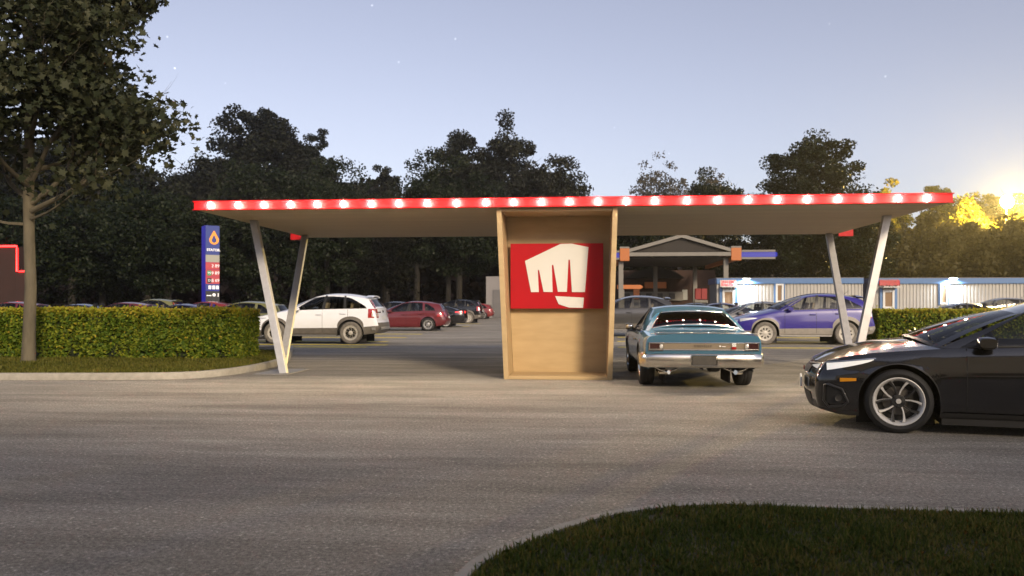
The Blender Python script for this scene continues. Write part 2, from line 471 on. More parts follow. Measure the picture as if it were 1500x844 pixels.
def make_wheel(root, sp, x, y, out, kind):
    """out = +1 when the outer face points to +y"""
    r, w, rr = sp['wr'], sp['ww'], sp['rr']
    t = MB()
    prof = [(rr, -w * .40), (rr + .02, -w * .47), (r - .045, -w * .52), (r - .012, -w * .46), (r, -w * .36), (r + .003, -w * .12), (r, -w * .10), (r + .003, -w * .08), (r + .003, w * .08), (r, w * .10), (r + .003, w * .12), (r, w * .36), (r - .012, w * .46), (r - .045, w * .52), (rr + .02, w * .47), (rr, w * .40)]
    t.lathe(prof, 40, 0)
    o = t.build('wheel', 'tyre_dusty' if kind == 'suv' else 'tyre', root, smooth=40, loc=(x, y, r))
    o.rotation_euler.z = 0 if out > 0 else PI
    g = MB(); f = w * .40
    g.lathe([(rr + .012, f + .012), (rr + .004, f + .014), (rr - .012, f), (rr - .03, f - .05), (rr - .03, -f)], 40, 0)
    g.lathe([(rr - .03, -.02), (.04, -.02), (0.001, -.02)], 30, 1)          # dark back of the wheel
    if kind == 'twin':
        g.lathe([(rr * .62, -.015), (rr * .62, 0.0), (rr * .25, 0.005), (.001, .005)], 30, 2)   # brake disc
        for k in range(5):
            for s in (-1, 1):
                a = 2 * PI * k / 5 + PI / 10
                def sp_(u, wd, a=a, s=s):
                    ang = a + s * (.10 + .30 * u); R = .058 + (rr - .02 - .058) * u
                    return R, ang, wd
                segs = []
                for u, wd, dp in ((0, .009, .030), (.35, .0095, .026), (.7, .012, .012), (1, .019, .002)):
                    R, ang, wd = sp_(u, wd)
                    c, sn = math.cos(ang), math.sin(ang)
                    segs.append([(R * c - wd * sn * q, f - dp + h, R * sn + wd * c * q) for q, h in ((-1, -.03), (-.75, 0), (.75, 0), (1, -.03))])
                g.grid(segs, 0 if True else 0)
                g.grid([sg_[::-1] for sg_ in segs], 3)
        g.lathe([(.070, f - .05), (.066, f - .028), (.05, f - .024), (.001, f - .022)], 20, 3); g.lathe([(.026, f - .022), (.024, f - .014), (.001, f - .013)], 14, 0)
        for k in range(5):
            a = 2 * PI * k / 5 - PI / 10
            g.lathe([(.011, f - .02), (.011, f - .012), (.001, f - .012)], 8, 3, c=(.052 * math.cos(a), 0, .052 * math.sin(a)))
        g.box((-rr * .5, -.01, 0.02), (.05, .05, .16), 3)
    elif kind == 'muscle':
        g.lathe([(rr - .01, f - .01), (rr * .72, f - .035), (rr * .5, f - .01), (rr * .3, f + .012), (.001, f + .015)], 32, 0)
    else:
        n = 9 if kind == 'suv' else 7; g.lathe([(rr - .012, f), (rr - .05, f - .004), (rr - .055, f - .03)], 40, 0)
        for k in range(n):
            a = 2 * PI * k / n + .2
            segs = []
            for u, wd, dp in ((0, .028, .010), (.5, .034, .010), (1, .052, .002)):
                R = .05 + (rr - .015 - .05) * u; c, sn = math.cos(a), math.sin(a)
                segs.append([(R * c - wd * sn * q, f - dp + h, R * sn + wd * c * q) for q, h in ((-1, -.03), (-.7, 0), (.7, 0), (1, -.03))])
            g.grid(segs, 0); g.grid([z[::-1] for z in segs], 0)
        g.lathe([(.085, f - .05), (.08, f - .012), (.05, f - .002), (.001, f)], 20, 0)
    g.build('rim', [sp.get('rim', 'rim_silver'), 'black_plastic', 'brake_disc', 'dark_alloy'], o, smooth=35)
    return o


def seat_mesh(mb, x, y, w, mi=0, low=False):
    if low:
        mb.box((x, y, .48), (.50, w, .16), mi)
        mb.box((x - .26, y, .70), (.13, w, .44), mi, Matrix.Rotation(math.radians(-16), 3, 'Y')); return
    mb.box((x, y, .56), (.50, w, .16), mi)
    R = Matrix.Rotation(math.radians(-14), 3, 'Y')
    mb.box((x - .28, y, .88), (.13, w, .56), mi, R)
    mb.box((x - .37, y, 1.26), (.09, w * .52, .19), mi, R)


def make_car(name, sp, mats):
    """mats: paint, lower trim"""
    sh = Shape(sp); root = empty(name)
    pm, tm = mats
    xf, xr = sp['xf'], sp['xr']; axf, axr = sp['axf'], sp['axr']; R = sp['arch']; zc = sp['wr']
    # stations
    st = set()
    n = 46
    for i in range(n + 1): st.add(round(xr + (xf - xr) * i / n, 4))
    for i in range(1, 9):
        q = 1 - (i / 9.) ** 2 * .35
        st.add(round(xf - sp['cf'] * (1 - q), 4)); st.add(round(xr + sp['cr'] * (1 - q), 4))
    for e in sp['doors']: st.add(round(e[1], 4)); st.add(round(e[2], 4))
    st.add(round(sp['cowl'], 4)); st.add(round(sp['deck'], 4))
    for xa in (axf, axr): st = {x for x in st if abs(x - xa) > R + .012 or x in [round(v, 4) for e in sp['doors'] for v in e[1:3]] + [round(sp['cowl'], 4), round(sp['deck'], 4)]}
    ent = []
    for x in st:
        inside = [xa for xa in (axf, axr) if abs(x - xa) < R]
        if inside: ent.append((x, zc + math.sqrt(R * R - (x - inside[0]) ** 2), 1))
        else: ent.append((x, sh.fzb(x), 0))
    for xa in (axf, axr):
        for i in range(17):
            x = xa + R * math.cos(PI * i / 16)
            if any(abs(x - v) < .008 for v in st) and 0 < i < 16: continue
            ent.append((x, zc + R * math.sin(PI * i / 16), 1))
        ent.append((xa - R, sh.fzb(xa - R), 0)); ent.append((xa + R, sh.fzb(xa + R), 0))
    # order: at doubled stations the un-arched one lies outside the arch
    def key(e):
        x, z, a = e
        bias = 0
        for xa in (axf, axr):
            if abs(x - (xa - R)) < 1e-6: bias = 1e-6 if a else -1e-6
            if abs(x - (xa + R)) < 1e-6: bias = -1e-6 if a else 1e-6
        return x + bias
    ent.sort(key=key)
    T = sp['rows']; M = 7
    rings = []
    for x, zl, a in ent:
        zs = sh.fzs(x); zb = sh.fzb(x)
        col = []
        for t in T:
            z = zs + (zl - zs) * (1 - t)
            y = sh.W(x) * sh.fS((z - zb) / (zs - zb))
            fl = 0
            for xa in (axf, axr):
                d = math.hypot(x - xa, z - zc) - R
                if -.02 < d < .14: fl = max(fl, sp.get('flare', .02) * (1 - max(0, d) / .14) ** 2)
            col.append(sh.dfm(x, y + fl, z))
        ys = sh.W(x) * sh.fS(1.); top = []
        zt = sh.fzt(x)
        for k in range(-M, M + 1):
            u = k / M
            top.append(sh.dfm(x, -u * ys, zs + max(0, zt - zs) * (1 - abs(u) ** sp.get('crown', 2.6))))
        rings.append((x, col, top))
    B = {}
    def mbk(k): return B.setdefault(k, MB())
    clad = sp.get('cladrow', len(T))
    for i in range(len(rings) - 1):
        x0, c0, t0 = rings[i]; x1, c1, t1 = rings[i + 1]
        xm = (x0 + x1) / 2
        if x1 - x0 > 1e-5:
            door = [e[0] for e in sp['doors'] if e[1] - 1e-4 < xm < e[2] + 1e-4]
            for sg in (1, -1):
                for j in range(len(T) - 1):
                    mi = 1 if j >= clad else 0
                    k = (door[0], sg) if door and T[j + 1] > sp.get('doorlow', .08) else 'body'
                    q = [c0[j], c1[j], c1[j + 1], c0[j + 1]]
                    if sg < 0: q = [Vector((p.x, -p.y, p.z)) for p in q][::-1]
                    mbk(k).add(q, [(3, 2, 1, 0)], mi)
            if xm > sp['cowl'] or xm < sp['deck']:
                for j in range(2 * M):
                    k = 'body'
                    if 1 <= j < 2 * M - 1:
                        if sp['cowl'] + .02 < xm < xf - sp.get('hoodgap', .1): k = 'hood'
                        elif sp.get('trunk') and xr + .06 < xm < sp['deck']: k = 'trunk_lid'
                    mbk(k).add([t0[j], t0[j + 1], t1[j + 1], t1[j]], [(0, 1, 2, 3)], 0)
    for ix, front in ((-1, True), (0, False)):
        x, col, top = rings[ix]
        rows = [top]
        ys = sh.W(x) * sh.fS(1.)
        for j in range(1, len(T)):
            z = col[j].z; ye = abs(col[j].y)
            rows.append([sh.dfm(x, -k / M * ye, z) for k in range(-M, M + 1)])
        for a in range(len(rows) - 1):
            mi = 1 if a >= sp.get('bumprow', clad) else 0
            k = 'tailgate' if (not front and sp.get('gate') and a < sp['gate']) else 'body'
            mbk(k).grid(rows[a:a + 2], mi, flip=not front)
    # wheel-arch liners
    lin = MB()
    for xa in (axf, axr):
        for sg in (1, -1):
            rr_ = []
            for i in range(17):
                x = xa + R * math.cos(PI * i / 16); z = zc + R * math.sin(PI * i / 16)
                y = sh.y(x, z)
                rr_.append([(x, sg * (y + .012), z), (x, sg * (y - .34), z)])
            for xx in (xa - R, xa + R): pass
            rr_.insert(0, [(xa + R, rr_[0][0][1], .28), (xa + R, rr_[0][1][1], .28)]); rr_.append([(xa - R, rr_[-1][0][1], .28), (xa - R, rr_[-1][1][1], .28)])
            lin.grid(rr_, 0)
            lin.box((xa, sg * (sh.w0 - .38), zc + .05), (R * 2, .02, R * 1.7), 0)
    zb = sh.fzb(0)
    ub = zb - .03 if sp['name'] == 'sedan' else zb + .06
    lin.box((0, 0, ub), (axf - axr - 2 * R - .04, sh.w0 * 2 - .16, .08), 0)
    if sp['name'] == 'sedan': lin.box((0, 0, .155), (xf - xr - .9, 1.0, .05), 0)  # slab added low beneath sedan to block light; floor above lowered likewise
    lin.box((axf, 0, zb + .10), (R * 2.6, sh.w0 * 2 - .86, .05), 0)
    lin.box((axr, 0, zb + .10), (R * 2.6, sh.w0 * 2 - .86, .05), 0)
    lin.box(((xr + axr - R) / 2, 0, zb + .12), (axr - R - xr - .2, sh.w0 * 1.5, .05), 0)
    lin.box(((xf + axf + R) / 2, 0, zb + .12), (xf - axf - R - .2, sh.w0 * 1.4, .05), 0)
    for xa in (axf, axr): lin.tube([(xa, -sh.w0 + .2, zc), (xa, sh.w0 - .2, zc)], .05, 8, 0)
    lin.build('underbody', 'black_plastic', root, smooth=30)
    body = None
    for k, m_ in B.items():
        nm = k if isinstance(k, str) else k[0]
        o = m_.build(nm, [pm, tm], root, smooth=32)
        # weld the quads so that shading runs over the seams
        import bmesh
        bm = bmesh.new(); bm.from_mesh(o.data); bmesh.ops.remove_doubles(bm, verts=bm.verts, dist=.0006)
        bmesh.ops.dissolve_degenerate(bm, edges=bm.edges, dist=.0004)
        bm.to_mesh(o.data); bm.free()
        o.data.set_sharp_from_angle(angle=math.radians(32))
        if k == 'body': body = o
        if not isinstance(k, str):
            # handle, a piece of the door
            e = [e for e in sp['doors'] if e[0] == k[0]][0]
            if e[3]:
                hx, hz = e[3]; h = MB()
                pts = [sh.side(hx + d, hz, ep, k[1]) for d, ep in ((.10, 0), (.08, .035), (0, .042), (-.08, .035), (-.10, 0))]
                h.tube(pts, .014, 6); h.build('handle', sp.get('handle', pm), o, smooth=50)
    # greenhouse
    G = sp['gh']
    fr = pch(G['rail_z']); fy = pch(G['rail_y'])
    def belt(x): return Vector((x, sh.W(x) * sh.fS(1.) - .025, sh.fzs(x)))
    def rail(x): return Vector((x, fy(x), fr(x)))
    frame = MB(); 
    lines = []
    xb = xt = None
    def col(xb, xt, s):
        b, r = belt(xb), rail(xt)
        p = b.lerp(r, s); p.y += G.get('bulge', .02) * 4 * s * (1 - s)
        p.x += G.get('xb', 0) * 4 * s * (1 - s)
        return p
    glass_specs = []
    for kind, b0, b1, r0, r1, opt in G['seg']:
        nc = 6
        s0, s1a, s1b = opt if opt else (.05, .93, .93)
        for sg in (1, -1):
            cols = []
            for i in range(nc + 1):
                t = i / nc; cols.append((b0 + (b1 - b0) * t, r0 + (r1 - r0) * t, s1a + (s1b - s1a) * t ** 2.2))
            def strip(mbx, sa, sb, off, mi, n=4):
                rows = []
                for bx_, rx_, s1 in cols:
                    a_ = sa if sa is not None else s1; b_ = sb if sb is not None else s1
                    row = []
                    for j in range(n + 1):
                        p = col(bx_, rx_, a_ + (b_ - a_) * j / n); p.y -= off; row.append(Vector((p.x, sg * p.y, p.z)))
                    rows.append(row)
                mbx.grid(rows, mi, flip=(sg > 0))
            if kind == 'g':
                g = MB(); strip(g, s0, None, .006, 0); glass_specs.append(('side_window', g, G.get('glass', 'car_glass')))
                strip(frame, 0, s0, 0, 1, 2); strip(frame, None, 1, 0, G.get('topframe', 0), 3)
                # reveals of the opening
                for edge in (0, nc):
                    bx_, rx_, s1 = cols[edge]
                    frame.grid([[Vector((q.x, sg * q.y, q.z)) for q in (col(bx_, rx_, s0 + (s1 - s0) * j / 4),)] + [Vector((q.x, sg * (q.y - .03), q.z)) for q in (col(bx_, rx_, s0 + (s1 - s0) * j / 4),)] for j in range(5)], 1)
            else:
                strip(frame, 0, 1, 0, {'p': 0, 'b': 1}[kind])
    # roof, windscreen, rear window
    A0b, A0r = G['seg'][0][1], G['seg'][0][3]; Zb, Zr = G['seg'][-1][2], G['seg'][-1][4]
    roof = MB(); N = 14; rows = []
    for i in range(N + 1):
        x = A0r + (Zr - A0r) * i / N; r_ = rail(x)
        e = min(1, min(i, N - i) / 3.)
        cr = G['crown'] * (.55 + .45 * math.sin(PI * (i / N)) ) * 1.0
        rows.append([Vector((x + (G.get('roofbow_f', .06) * (1 - u * u) if i == 0 else 0) - (G.get('roofbow_r', .05) * (1 - u * u) if i == N else 0), u * r_.y, r_.z + cr * (1 - abs(u) ** 2.4))) for u in [k / 8 for k in range(-8, 9)]])
    roof.grid(rows, 0, flip=False)
    roof.build('roof', [pm], root, smooth=40)
    def screen(front):
        xb_, xr_ = (A0b, A0r) if front else (Zb, Zr)
        bow = G['bow_f'] if front else -G['bow_r']
        rb = rows[0] if front else rows[-1]
        bz = sh.fzt(sp['cowl'] if front else sp['deck'])
        def pt(u, s):
            b = belt(xb_); p0 = Vector((b.x + bow * (1 - u * u), u * b.y, b.z + (max(b.z, bz) - b.z) * (1 - abs(u) ** 2.6)))
            r_ = rail(xr_); e0 = rb[8]; crz = (e0.z - r_.z) * (1 - abs(u) ** 2.4); crx = (e0.x - r_.x) * (1 - u * u)
            p1 = Vector((r_.x + crx, u * r_.y, r_.z + crz))
            p = p0.lerp(p1, s); sw = G.get('swell', .03) * 4 * s * (1 - s)
            return p + Vector((0, 0, sw))
        us = G.get('uw', .90) if front else G.get('uwr', .86)
        lo, hi = (.04, .95) if front else G.get('rs', (.06, .93))
        gl = MB(); gl.grid([[pt(-us + 2 * us * i / 16, lo + (hi - lo) * j / 8) for j in range(9)] for i in range(17)], 0, flip=front)
        glass_specs.append(('windscreen' if front else 'rear_window', gl, G.get('glass_f' if front else 'glass_r', G.get('glass', 'car_glass'))))
        for ua, ub in ((-1, -us), (us, 1)):
            frame.grid([[pt(ua + (ub - ua) * i / 3, j / 8) for j in range(9)] for i in range(4)], 0, flip=front)
        frame.grid([[pt(-us + 2 * us * i / 16, lo * j / 2) for j in range(3)] for i in range(17)], 1 if front else 0, flip=front)
        frame.grid([[pt(-us + 2 * us * i / 16, hi + (1 - hi) * j / 2) for j in range(3)] for i in range(17)], 0, flip=front)
        return pt
    fpt = screen(True); rpt = screen(False)
    frame.build('window_frames', [pm, G.get('frame', 'black_trim')], root, smooth=35)
    for nm, g, m_ in glass_specs: g.build(nm, m_, root, smooth=40)
    # cabin
    it = MB()
    wI = sh.w0 - .22
    xd = (A0b + A0r) / 2 + .05
    it.box((xd + .12, 0, sh.fzs(xd) - .14), (.5, wI * 2, .26), 1)
    it.box(((A0b + Zb) / 2, 0, .36), (A0b - Zb, wI * 2, .06), 1)
    fs = G.get('fseat', xd - .75)
    lowseat = sp['name'] == 'muscle'
    for y in (-.36, .36): seat_mesh(it, fs, y, .48 if not lowseat else .62, 0, lowseat)
    for y in (-.3, .3): seat_mesh(it, fs - (.75 if lowseat else .85), y, .56, 0, lowseat)
    for sg in (1, -1):
        it.box(((A0b + Zb) / 2, sg * (sh.w0 - .13), .66), (A0b - Zb - .2, .03, .5), 1)
    it.build('cabin', [sp.get('seat', 'seat_tan'), 'black_trim'], root, bevel=.03)
    sw = MB(); q = Matrix.Rotation(math.radians(-65), 3, 'Y')
    c = Vector((fs + .42, .36, sh.fzs(0) + .02))
    sw.tube([c + q @ Vector((.18 * math.cos(a), .18 * math.sin(a), 0)) for a in [2 * PI * k / 16 for k in range(17)]], .015, 6, caps=False)
    sw.tube([c + q @ Vector((-.18, 0, 0)), c + q @ Vector((.18, 0, 0))], .02, 6)
    sw.build('steering_wheel', 'black_trim', root, smooth=60)
    # wheels
    for x in (axf, axr):
        for sg in (1, -1): make_wheel(root, sp, x, sg * (sh.w0 - sp['ww'] / 2 - .005), sg, sp['wheel'])
    # seams between the panels
    done = set()
    for e in sp['doors']:
        for X in e[1:3]:
            if X in done: continue
            done.add(X)
            z0 = sh.fzb(X) + .02
            for xa in (axf, axr):
                if abs(X - xa) < R: z0 = max(z0, zc + math.sqrt(R * R - (X - xa) ** 2) + .01)
            for sg in (1, -1):
                sm = MB(); side_patch(sm, sh, X - .0045, X + .0045, z0, sh.fzs(X) - .005, 1, 8, .0025, 0, (sg,)); sm.build('panel_seam', 'seam', root)
    # mirrors
    if sp.get('mirror'):
        mx, mz, mo = sp['mirror']
        for sg in (1, -1):
            m_ = MB(); p = sh.side(mx, mz, 0, 1)
            cx, cy, cz = p.x, p.y, p.z
            pr = []
            for a, (wx, hz_) in ((0, (.04, .03)), (.03, (.085, .055)), (.14, (.095, .062)), (.19, (.075, .045))):
                pr.append([Vector((cx + wx * math.copysign(abs(math.cos(t)) ** .6, math.cos(t)) - .02, sg * (cy + .02 + a * mo), cz + .05 + hz_ * math.copysign(abs(math.sin(t)) ** .6, math.sin(t)))) for t in [2 * PI * k / 12 for k in range(13)]])
            m_.grid(pr, 0, flip=(sg < 0)); m_.add(pr[-1][:12], [tuple(range(12)) if sg > 0 else tuple(reversed(range(12)))], 0)
            m_.tube([(cx, sg * (cy - .05), cz - .02), (cx - .01, sg * (cy + .06), cz + .04)], .022, 6, 1)
            m_.build('wing_mirror', [sp.get('mirrormat', pm), 'black_trim'], root, smooth=50)
    return root, sh, dict(fpt=fpt, rpt=rpt, belt=belt, rail=rail)


SUV = dict(name='suv', xf=2.17, xr=-2.13, axf=1.275, axr=-1.275, w0=.90, wr=.365, ww=.225, rr=.232, arch=.44, wheel='suv', rim='rim_dusty',
    cf=.62, kf=.20, pf=2.4, cr=.42, kr=.10, pr=3.0, bowf=.10, bowr=.05,
    zs=[(-2.13, 1.17), (-1.2, 1.155), (0, 1.125), (.75, 1.09), (1.5, .95), (2.0, .85), (2.17, .80)],
    zb=[(-2.13, .36), (-1.2, .27), (1.2, .27), (1.7, .26), (2.17, .30)],
    zt=[(-2.13, 1.17), (-2.05, 1.18), (.75, 1.20), (1.2, 1.10), (1.7, .98), (2.05, .88), (2.17, .81)],
    S=[(0, .93), (.12, .975), (.3, .99), (.55, 1.0), (.8, .985), (.93, .965), (1, .935)],
    nose=[(.26, -.05), (.45, .0), (.62, .0), (.80, -.08)], tail=[(.36, -.02), (.5, .06), (.62, .05), (.8, .0), (1.17, -.07)],
    rows=[1, .965, .9, .8, .68, .55, .42, .30, .22, .10, 0], cladrow=7, bumprow=6, gate=6, flare=.025, crown=2.6,
    cowl=.75, deck=-2.05, hoodgap=.12,
    doors=[('front_door', -.33, .66, (-.22, .97)), ('rear_door', -1.18, -.33, (-1.02, 1.0))],
    mirror=(.52, 1.10, 1.0),
    gh=dict(rail_z=[(-1.82, 1.46), (-1.5, 1.53), (-1.0, 1.585), (-.5, 1.60), (-.1, 1.555), (.0, 1.52)], rail_y=[(-1.82, .60), (-1.0, .66), (0, .62)], crown=.075,
        seg=[('p', .80, .68, .0, -.05, None), ('g', .68, -.28, -.05, -.38, (.03, .93, .93)), ('b', -.28, -.39, -.38, -.45, None),
             ('g', -.39, -1.02, -.45, -1.02, (.03, .93, .90)), ('b', -1.02, -1.12, -1.02, -1.08, None), ('g', -1.12, -1.80, -1.08, -1.55, (.05, .90, .22)), ('p', -1.80, -2.05, -1.55, -1.82, None)],
        bow_f=.16, bow_r=.05, bulge=.03, uwr=.80, rs=(.10, .90), frame='black_trim', fseat=.02),
    seat='seat_tan')

HATCH = dict(name='hatch', xf=2.12, xr=-2.08, axf=1.30, axr=-1.28, w0=.87, wr=.32, ww=.21, rr=.215, arch=.385, wheel='plain',
    cf=.75, kf=.26, pf=2.3, cr=.55, kr=.20, pr=2.6, bowf=.12, bowr=.08,
    zs=[(-2.08, .98), (-1.3, .99), (0, .95), (.9, .90), (1.5, .80), (1.95, .69), (2.12, .62)],
    zb=[(-2.08, .30), (-1.3, .20), (1.3, .20), (2.12, .22)],
    zt=[(-2.08, .98), (-1.95, .99), (.95, 1.0), (1.3, .93), (1.8, .78), (2.0, .69), (2.12, .63)],
    S=[(0, .92), (.12, .97), (.35, .99), (.6, 1.0), (.82, .985), (.94, .96), (1, .93)],
    nose=[(.22, -.06), (.42, .0), (.62, -.03)], tail=[(.30, -.03), (.48, .07), (.62, .04), (.98, -.10)],
    rows=[1, .965, .9, .8, .68, .55, .42, .30, .20, .08, 0], cladrow=9, bumprow=9, gate=6, flare=.015, crown=2.5,
    cowl=.90, deck=-1.98, hoodgap=.12,
    doors=[('front_door', -.20, .82, (-.08, .80)), ('rear_door', -1.05, -.20, (-.92, .83))],
    mirror=(.60, .93, .9),
    gh=dict(rail_z=[(-1.78, 1.30), (-1.2, 1.39), (-.6, 1.425), (-.2, 1.40), (.05, 1.34)], rail_y=[(-1.78, .56), (-.8, .61), (.05, .57)], crown=.06,
        seg=[('p', .95, .80, .05, -.02, None), ('g', .80, -.17, -.02, -.30, (.03, .93, .93)), ('b', -.17, -.26, -.30, -.36, None),
             ('g', -.26, -1.0, -.36, -.98, (.03, .93, .9)), ('p', -1.0, -1.12, -.98, -1.08, None), ('g', -1.12, -1.62, -1.08, -1.45, (.06, .86, .3)), ('p', -1.62, -1.98, -1.45, -1.78, None)],
        bow_f=.18, bow_r=.07, bulge=.025, uwr=.80, rs=(.12, .9), fseat=.05),
    seat='seat_grey')

SEDAN = dict(name='sedan', xf=2.12, xr=-2.36, axf=1.35, axr=-1.35, w0=.90, wr=.322, ww=.215, rr=.232, arch=.375, wheel='twin', rim='rim_bright',
    cf=.62, kf=.22, pf=2.3, cr=.6, kr=.22, pr=2.4, bowf=.10, bowr=.08,
    zs=[(-2.36, .96), (-1.8, .965), (-1.2, .945), (0, .895), (.8, .865), (1.35, .825), (1.7, .79), (1.95, .74), (2.12, .69)],
    zb=[(-2.36, .30), (-1.4, .17), (1.4, .17), (1.85, .155), (2.12, .20)],
    zt=[(-2.36, .98), (-2.2, 1.0), (-1.9, 1.01), (.95, .955), (1.3, .925), (1.65, .87), (1.9, .80), (2.05, .735), (2.12, .695)],
    S=[(0, .92), (.10, .965), (.3, .975), (.5, .99), (.66, 1.0), (.72, .985), (.9, .965), (1, .925)],
    nose=[(.15, -.06), (.25, -.01), (.42, .02), (.55, .01), (.69, -.07)], tail=[(.30, -.03), (.5, .06), (.7, .03), (.96, .02)],
    rows=[1, .97, .9, .8, .72, .66, .55, .42, .30, .18, .07, 0], cladrow=10, bumprow=9, flare=.012, crown=2.3,
    cowl=.92, deck=-1.90, hoodgap=.14, trunk=True,
    doors=[('front_door', -.32, .74, (-.18, .80)), ('rear_door', -1.22, -.32, (-1.05, .83))],
    mirror=(.60, .875, .85),
    gh=dict(rail_z=[(-1.30, 1.18), (-.9, 1.265), (-.45, 1.305), (-.1, 1.295), (.12, 1.25), (.2, 1.215)], rail_y=[(-1.30, .55), (-.5, .60), (.2, .565)], crown=.065,
        seg=[('p', 1.0, .80, .2, .12, None), ('g', .80, -.27, .12, -.28, (.03, .92, .92)), ('b', -.27, -.37, -.28, -.36, None),
             ('g', -.37, -1.10, -.36, -.88, (.03, .92, .88)), ('b', -1.10, -1.16, -.88, -.92, None), ('g', -1.16, -1.5, -.92, -1.08, (.08, .8, .2)), ('p', -1.5, -2.0, -1.08, -1.30, None)],
        bow_f=.22, bow_r=.10, bulge=.03, uwr=.86, fseat=.0, glass='car_glass', glass_f='car_glass'),
    seat='seat_black')

MUSCLE = dict(name='muscle', xf=2.30, xr=-2.20, axf=1.42, axr=-1.22, w0=.885, wr=.325, ww=.225, rr=.20, arch=.37, wheel='muscle', rim='chrome',
    cf=.25, kf=.06, pf=2.5, cr=.30, kr=.045, pr=2.6, bowf=.05, bowr=.035,
    zs=[(-2.20, .82), (-1.9, .835), (-1.4, .865), (-1.0, .87), (-.6, .85), (0, .84), (.9, .83), (2.30, .78)],
    zb=[(-2.20, .34), (-1.3, .24), (1.4, .24), (2.30, .30)],
    zt=[(-2.20, .86), (-1.9, .89), (-1.5, .93), (-1.2, .96), (1.0, .93), (1.8, .88), (2.30, .80)],
    S=[(0, .90), (.10, .95), (.35, .985), (.6, 1.0), (.8, .99), (.94, .965), (1, .925)],
    nose=[(.30, -.03), (.55, .05), (.8, .08)], tail=[(.34, -.09), (.44, -.05), (.56, .0), (.70, .03), (.86, .06)],
    rows=[1, .965, .9, .78, .66, .54, .42, .30, .2, .08, 0], cladrow=11, flare=.010, crown=3.2,
    cowl=1.0, deck=-1.22, hoodgap=.08, trunk=True,
    doors=[('door', -.55, .80, (-.40, .70))], handle='chrome', mirrormat='chrome',
    mirror=(.66, .84, .7),
    gh=dict(rail_z=[(-.98, 1.16), (-.7, 1.215), (-.3, 1.245), (.1, 1.235), (.3, 1.20)], rail_y=[(-.98, .56), (-.4, .60), (.3, .57)], crown=.05,
        seg=[('p', .95, .85, .3, .24, None), ('g', .85, -.30, .24, -.25, (.03, .93, .93)), ('b', -.30, -.33, -.25, -.28, None), ('g', -.33, -.62, -.28, -.50, (.03, .93, .88)),
             ('p', -.62, -1.35, -.50, -.98, None)],
        bow_f=.18, bow_r=.06, bulge=.02, uw=.92, uwr=.86, rs=(.05, .93), frame='chrome', glass='car_glass_dark', glass_r='car_glass_rear', fseat=.18),
    seat='seat_black')
def lin(a, b): return lambda t: a + (b - a) * t


def finish_suv(root, sh, fx):
    for sg in (1, -1):
        h = MB()
        side_patch(h, sh, 1.55, 2.06, lambda t: .845 - .10 * t, lambda t: .86 + .02 * math.sin(PI * t) - .02 * t, 10, 3, .006, 0, (sg,))
        end_patch(h, sh, True, sg * .48, sg * .72, .68, .79, 4, 3, .006, 0)
        h.build('headlight', 'lamp_clear', root, smooth=60)
        t = MB()
        side_patch(t, sh, -2.06, -1.86, lambda t: .86, lambda t: 1.155 - .0 * t, 5, 6, .008, 0, (sg,))
        end_patch(t, sh, False, sg * .60, sg * .79, .86, 1.15, 4, 5, .008, 0)
        rows = []
        for i in range(8):
            s = i / 7 * .86
            rows.append([fx['rpt'](sg * u, s) + Vector((-.012, sg * .010, .004)) for u in (1.0, .93, .86)])
        t.grid(rows, 0, flip=(sg < 0)); t.grid([r[::-1] for r in rows], 0, flip=(sg < 0))
        o = t.build('tail_light', 'lamp_red', root, smooth=60)
        c = MB(); side_patch(c, sh, -2.065, -1.98, .90, 1.02, 4, 3, .012, 0, (sg,)); end_patch(c, sh, False, sg * .66, sg * .79, .90, 1.02, 3, 2, .012, 0)
        c.build('reversing_lens', 'lamp_clear', o, smooth=60)
    g = MB(); end_patch(g, sh, True, -.42, .42, .60, .76, 8, 4, .005, 0); g.build('grille', 'black_plastic', root)
    b = MB(); end_patch(b, sh, False, -.62, .62, .47, .56, 10, 3, .02, 0)
    side_patch(b, sh, -2.10, -1.98, .46, .55, 3, 2, .02, 0); b.build('bumper_insert', 'rim_silver', root, smooth=60)
    p = MB(); end_patch(p, sh, False, -.26, .26, .80, .92, 3, 2, .014, 0); p.build('number_plate', 'plate', root)
    e = MB(); end_patch(e, sh, False, .30, .58, 1.02, 1.06, 6, 1, .012, 0); end_patch(e, sh, False, -.07, .07, 1.03, 1.10, 3, 2, .014, 0); e.build('emblem', 'chrome', root)
    sp = MB()
    rz = 1.53
    rows = [[Vector((-1.70 - .22 * q, u * (.56 - .05 * q), 1.525 + .055 * (1 - abs(u) ** 2.4) - .01 * q + h)) for u in [k / 6 for k in range(-6, 7)]] for q, h in ((0, .022), (.5, .03), (1, .018), (1, -.008), (0, -.03))]
    sp.grid(rows, 0); sp.build('spoiler', [root['paint']], root, smooth=50)
    for sg in (1, -1):
        r = MB(); r.tube([(-.80, sg * .885, .285), (.80, sg * .885, .285)], .022, 6); r.build('side_step', 'rim_silver', root, smooth=60)
    a = MB(); a.tube([(-1.45, .0, 1.62), (-1.62, 0, 1.76)], [.008, .004], 5); a.build('antenna', 'black_plastic', root)


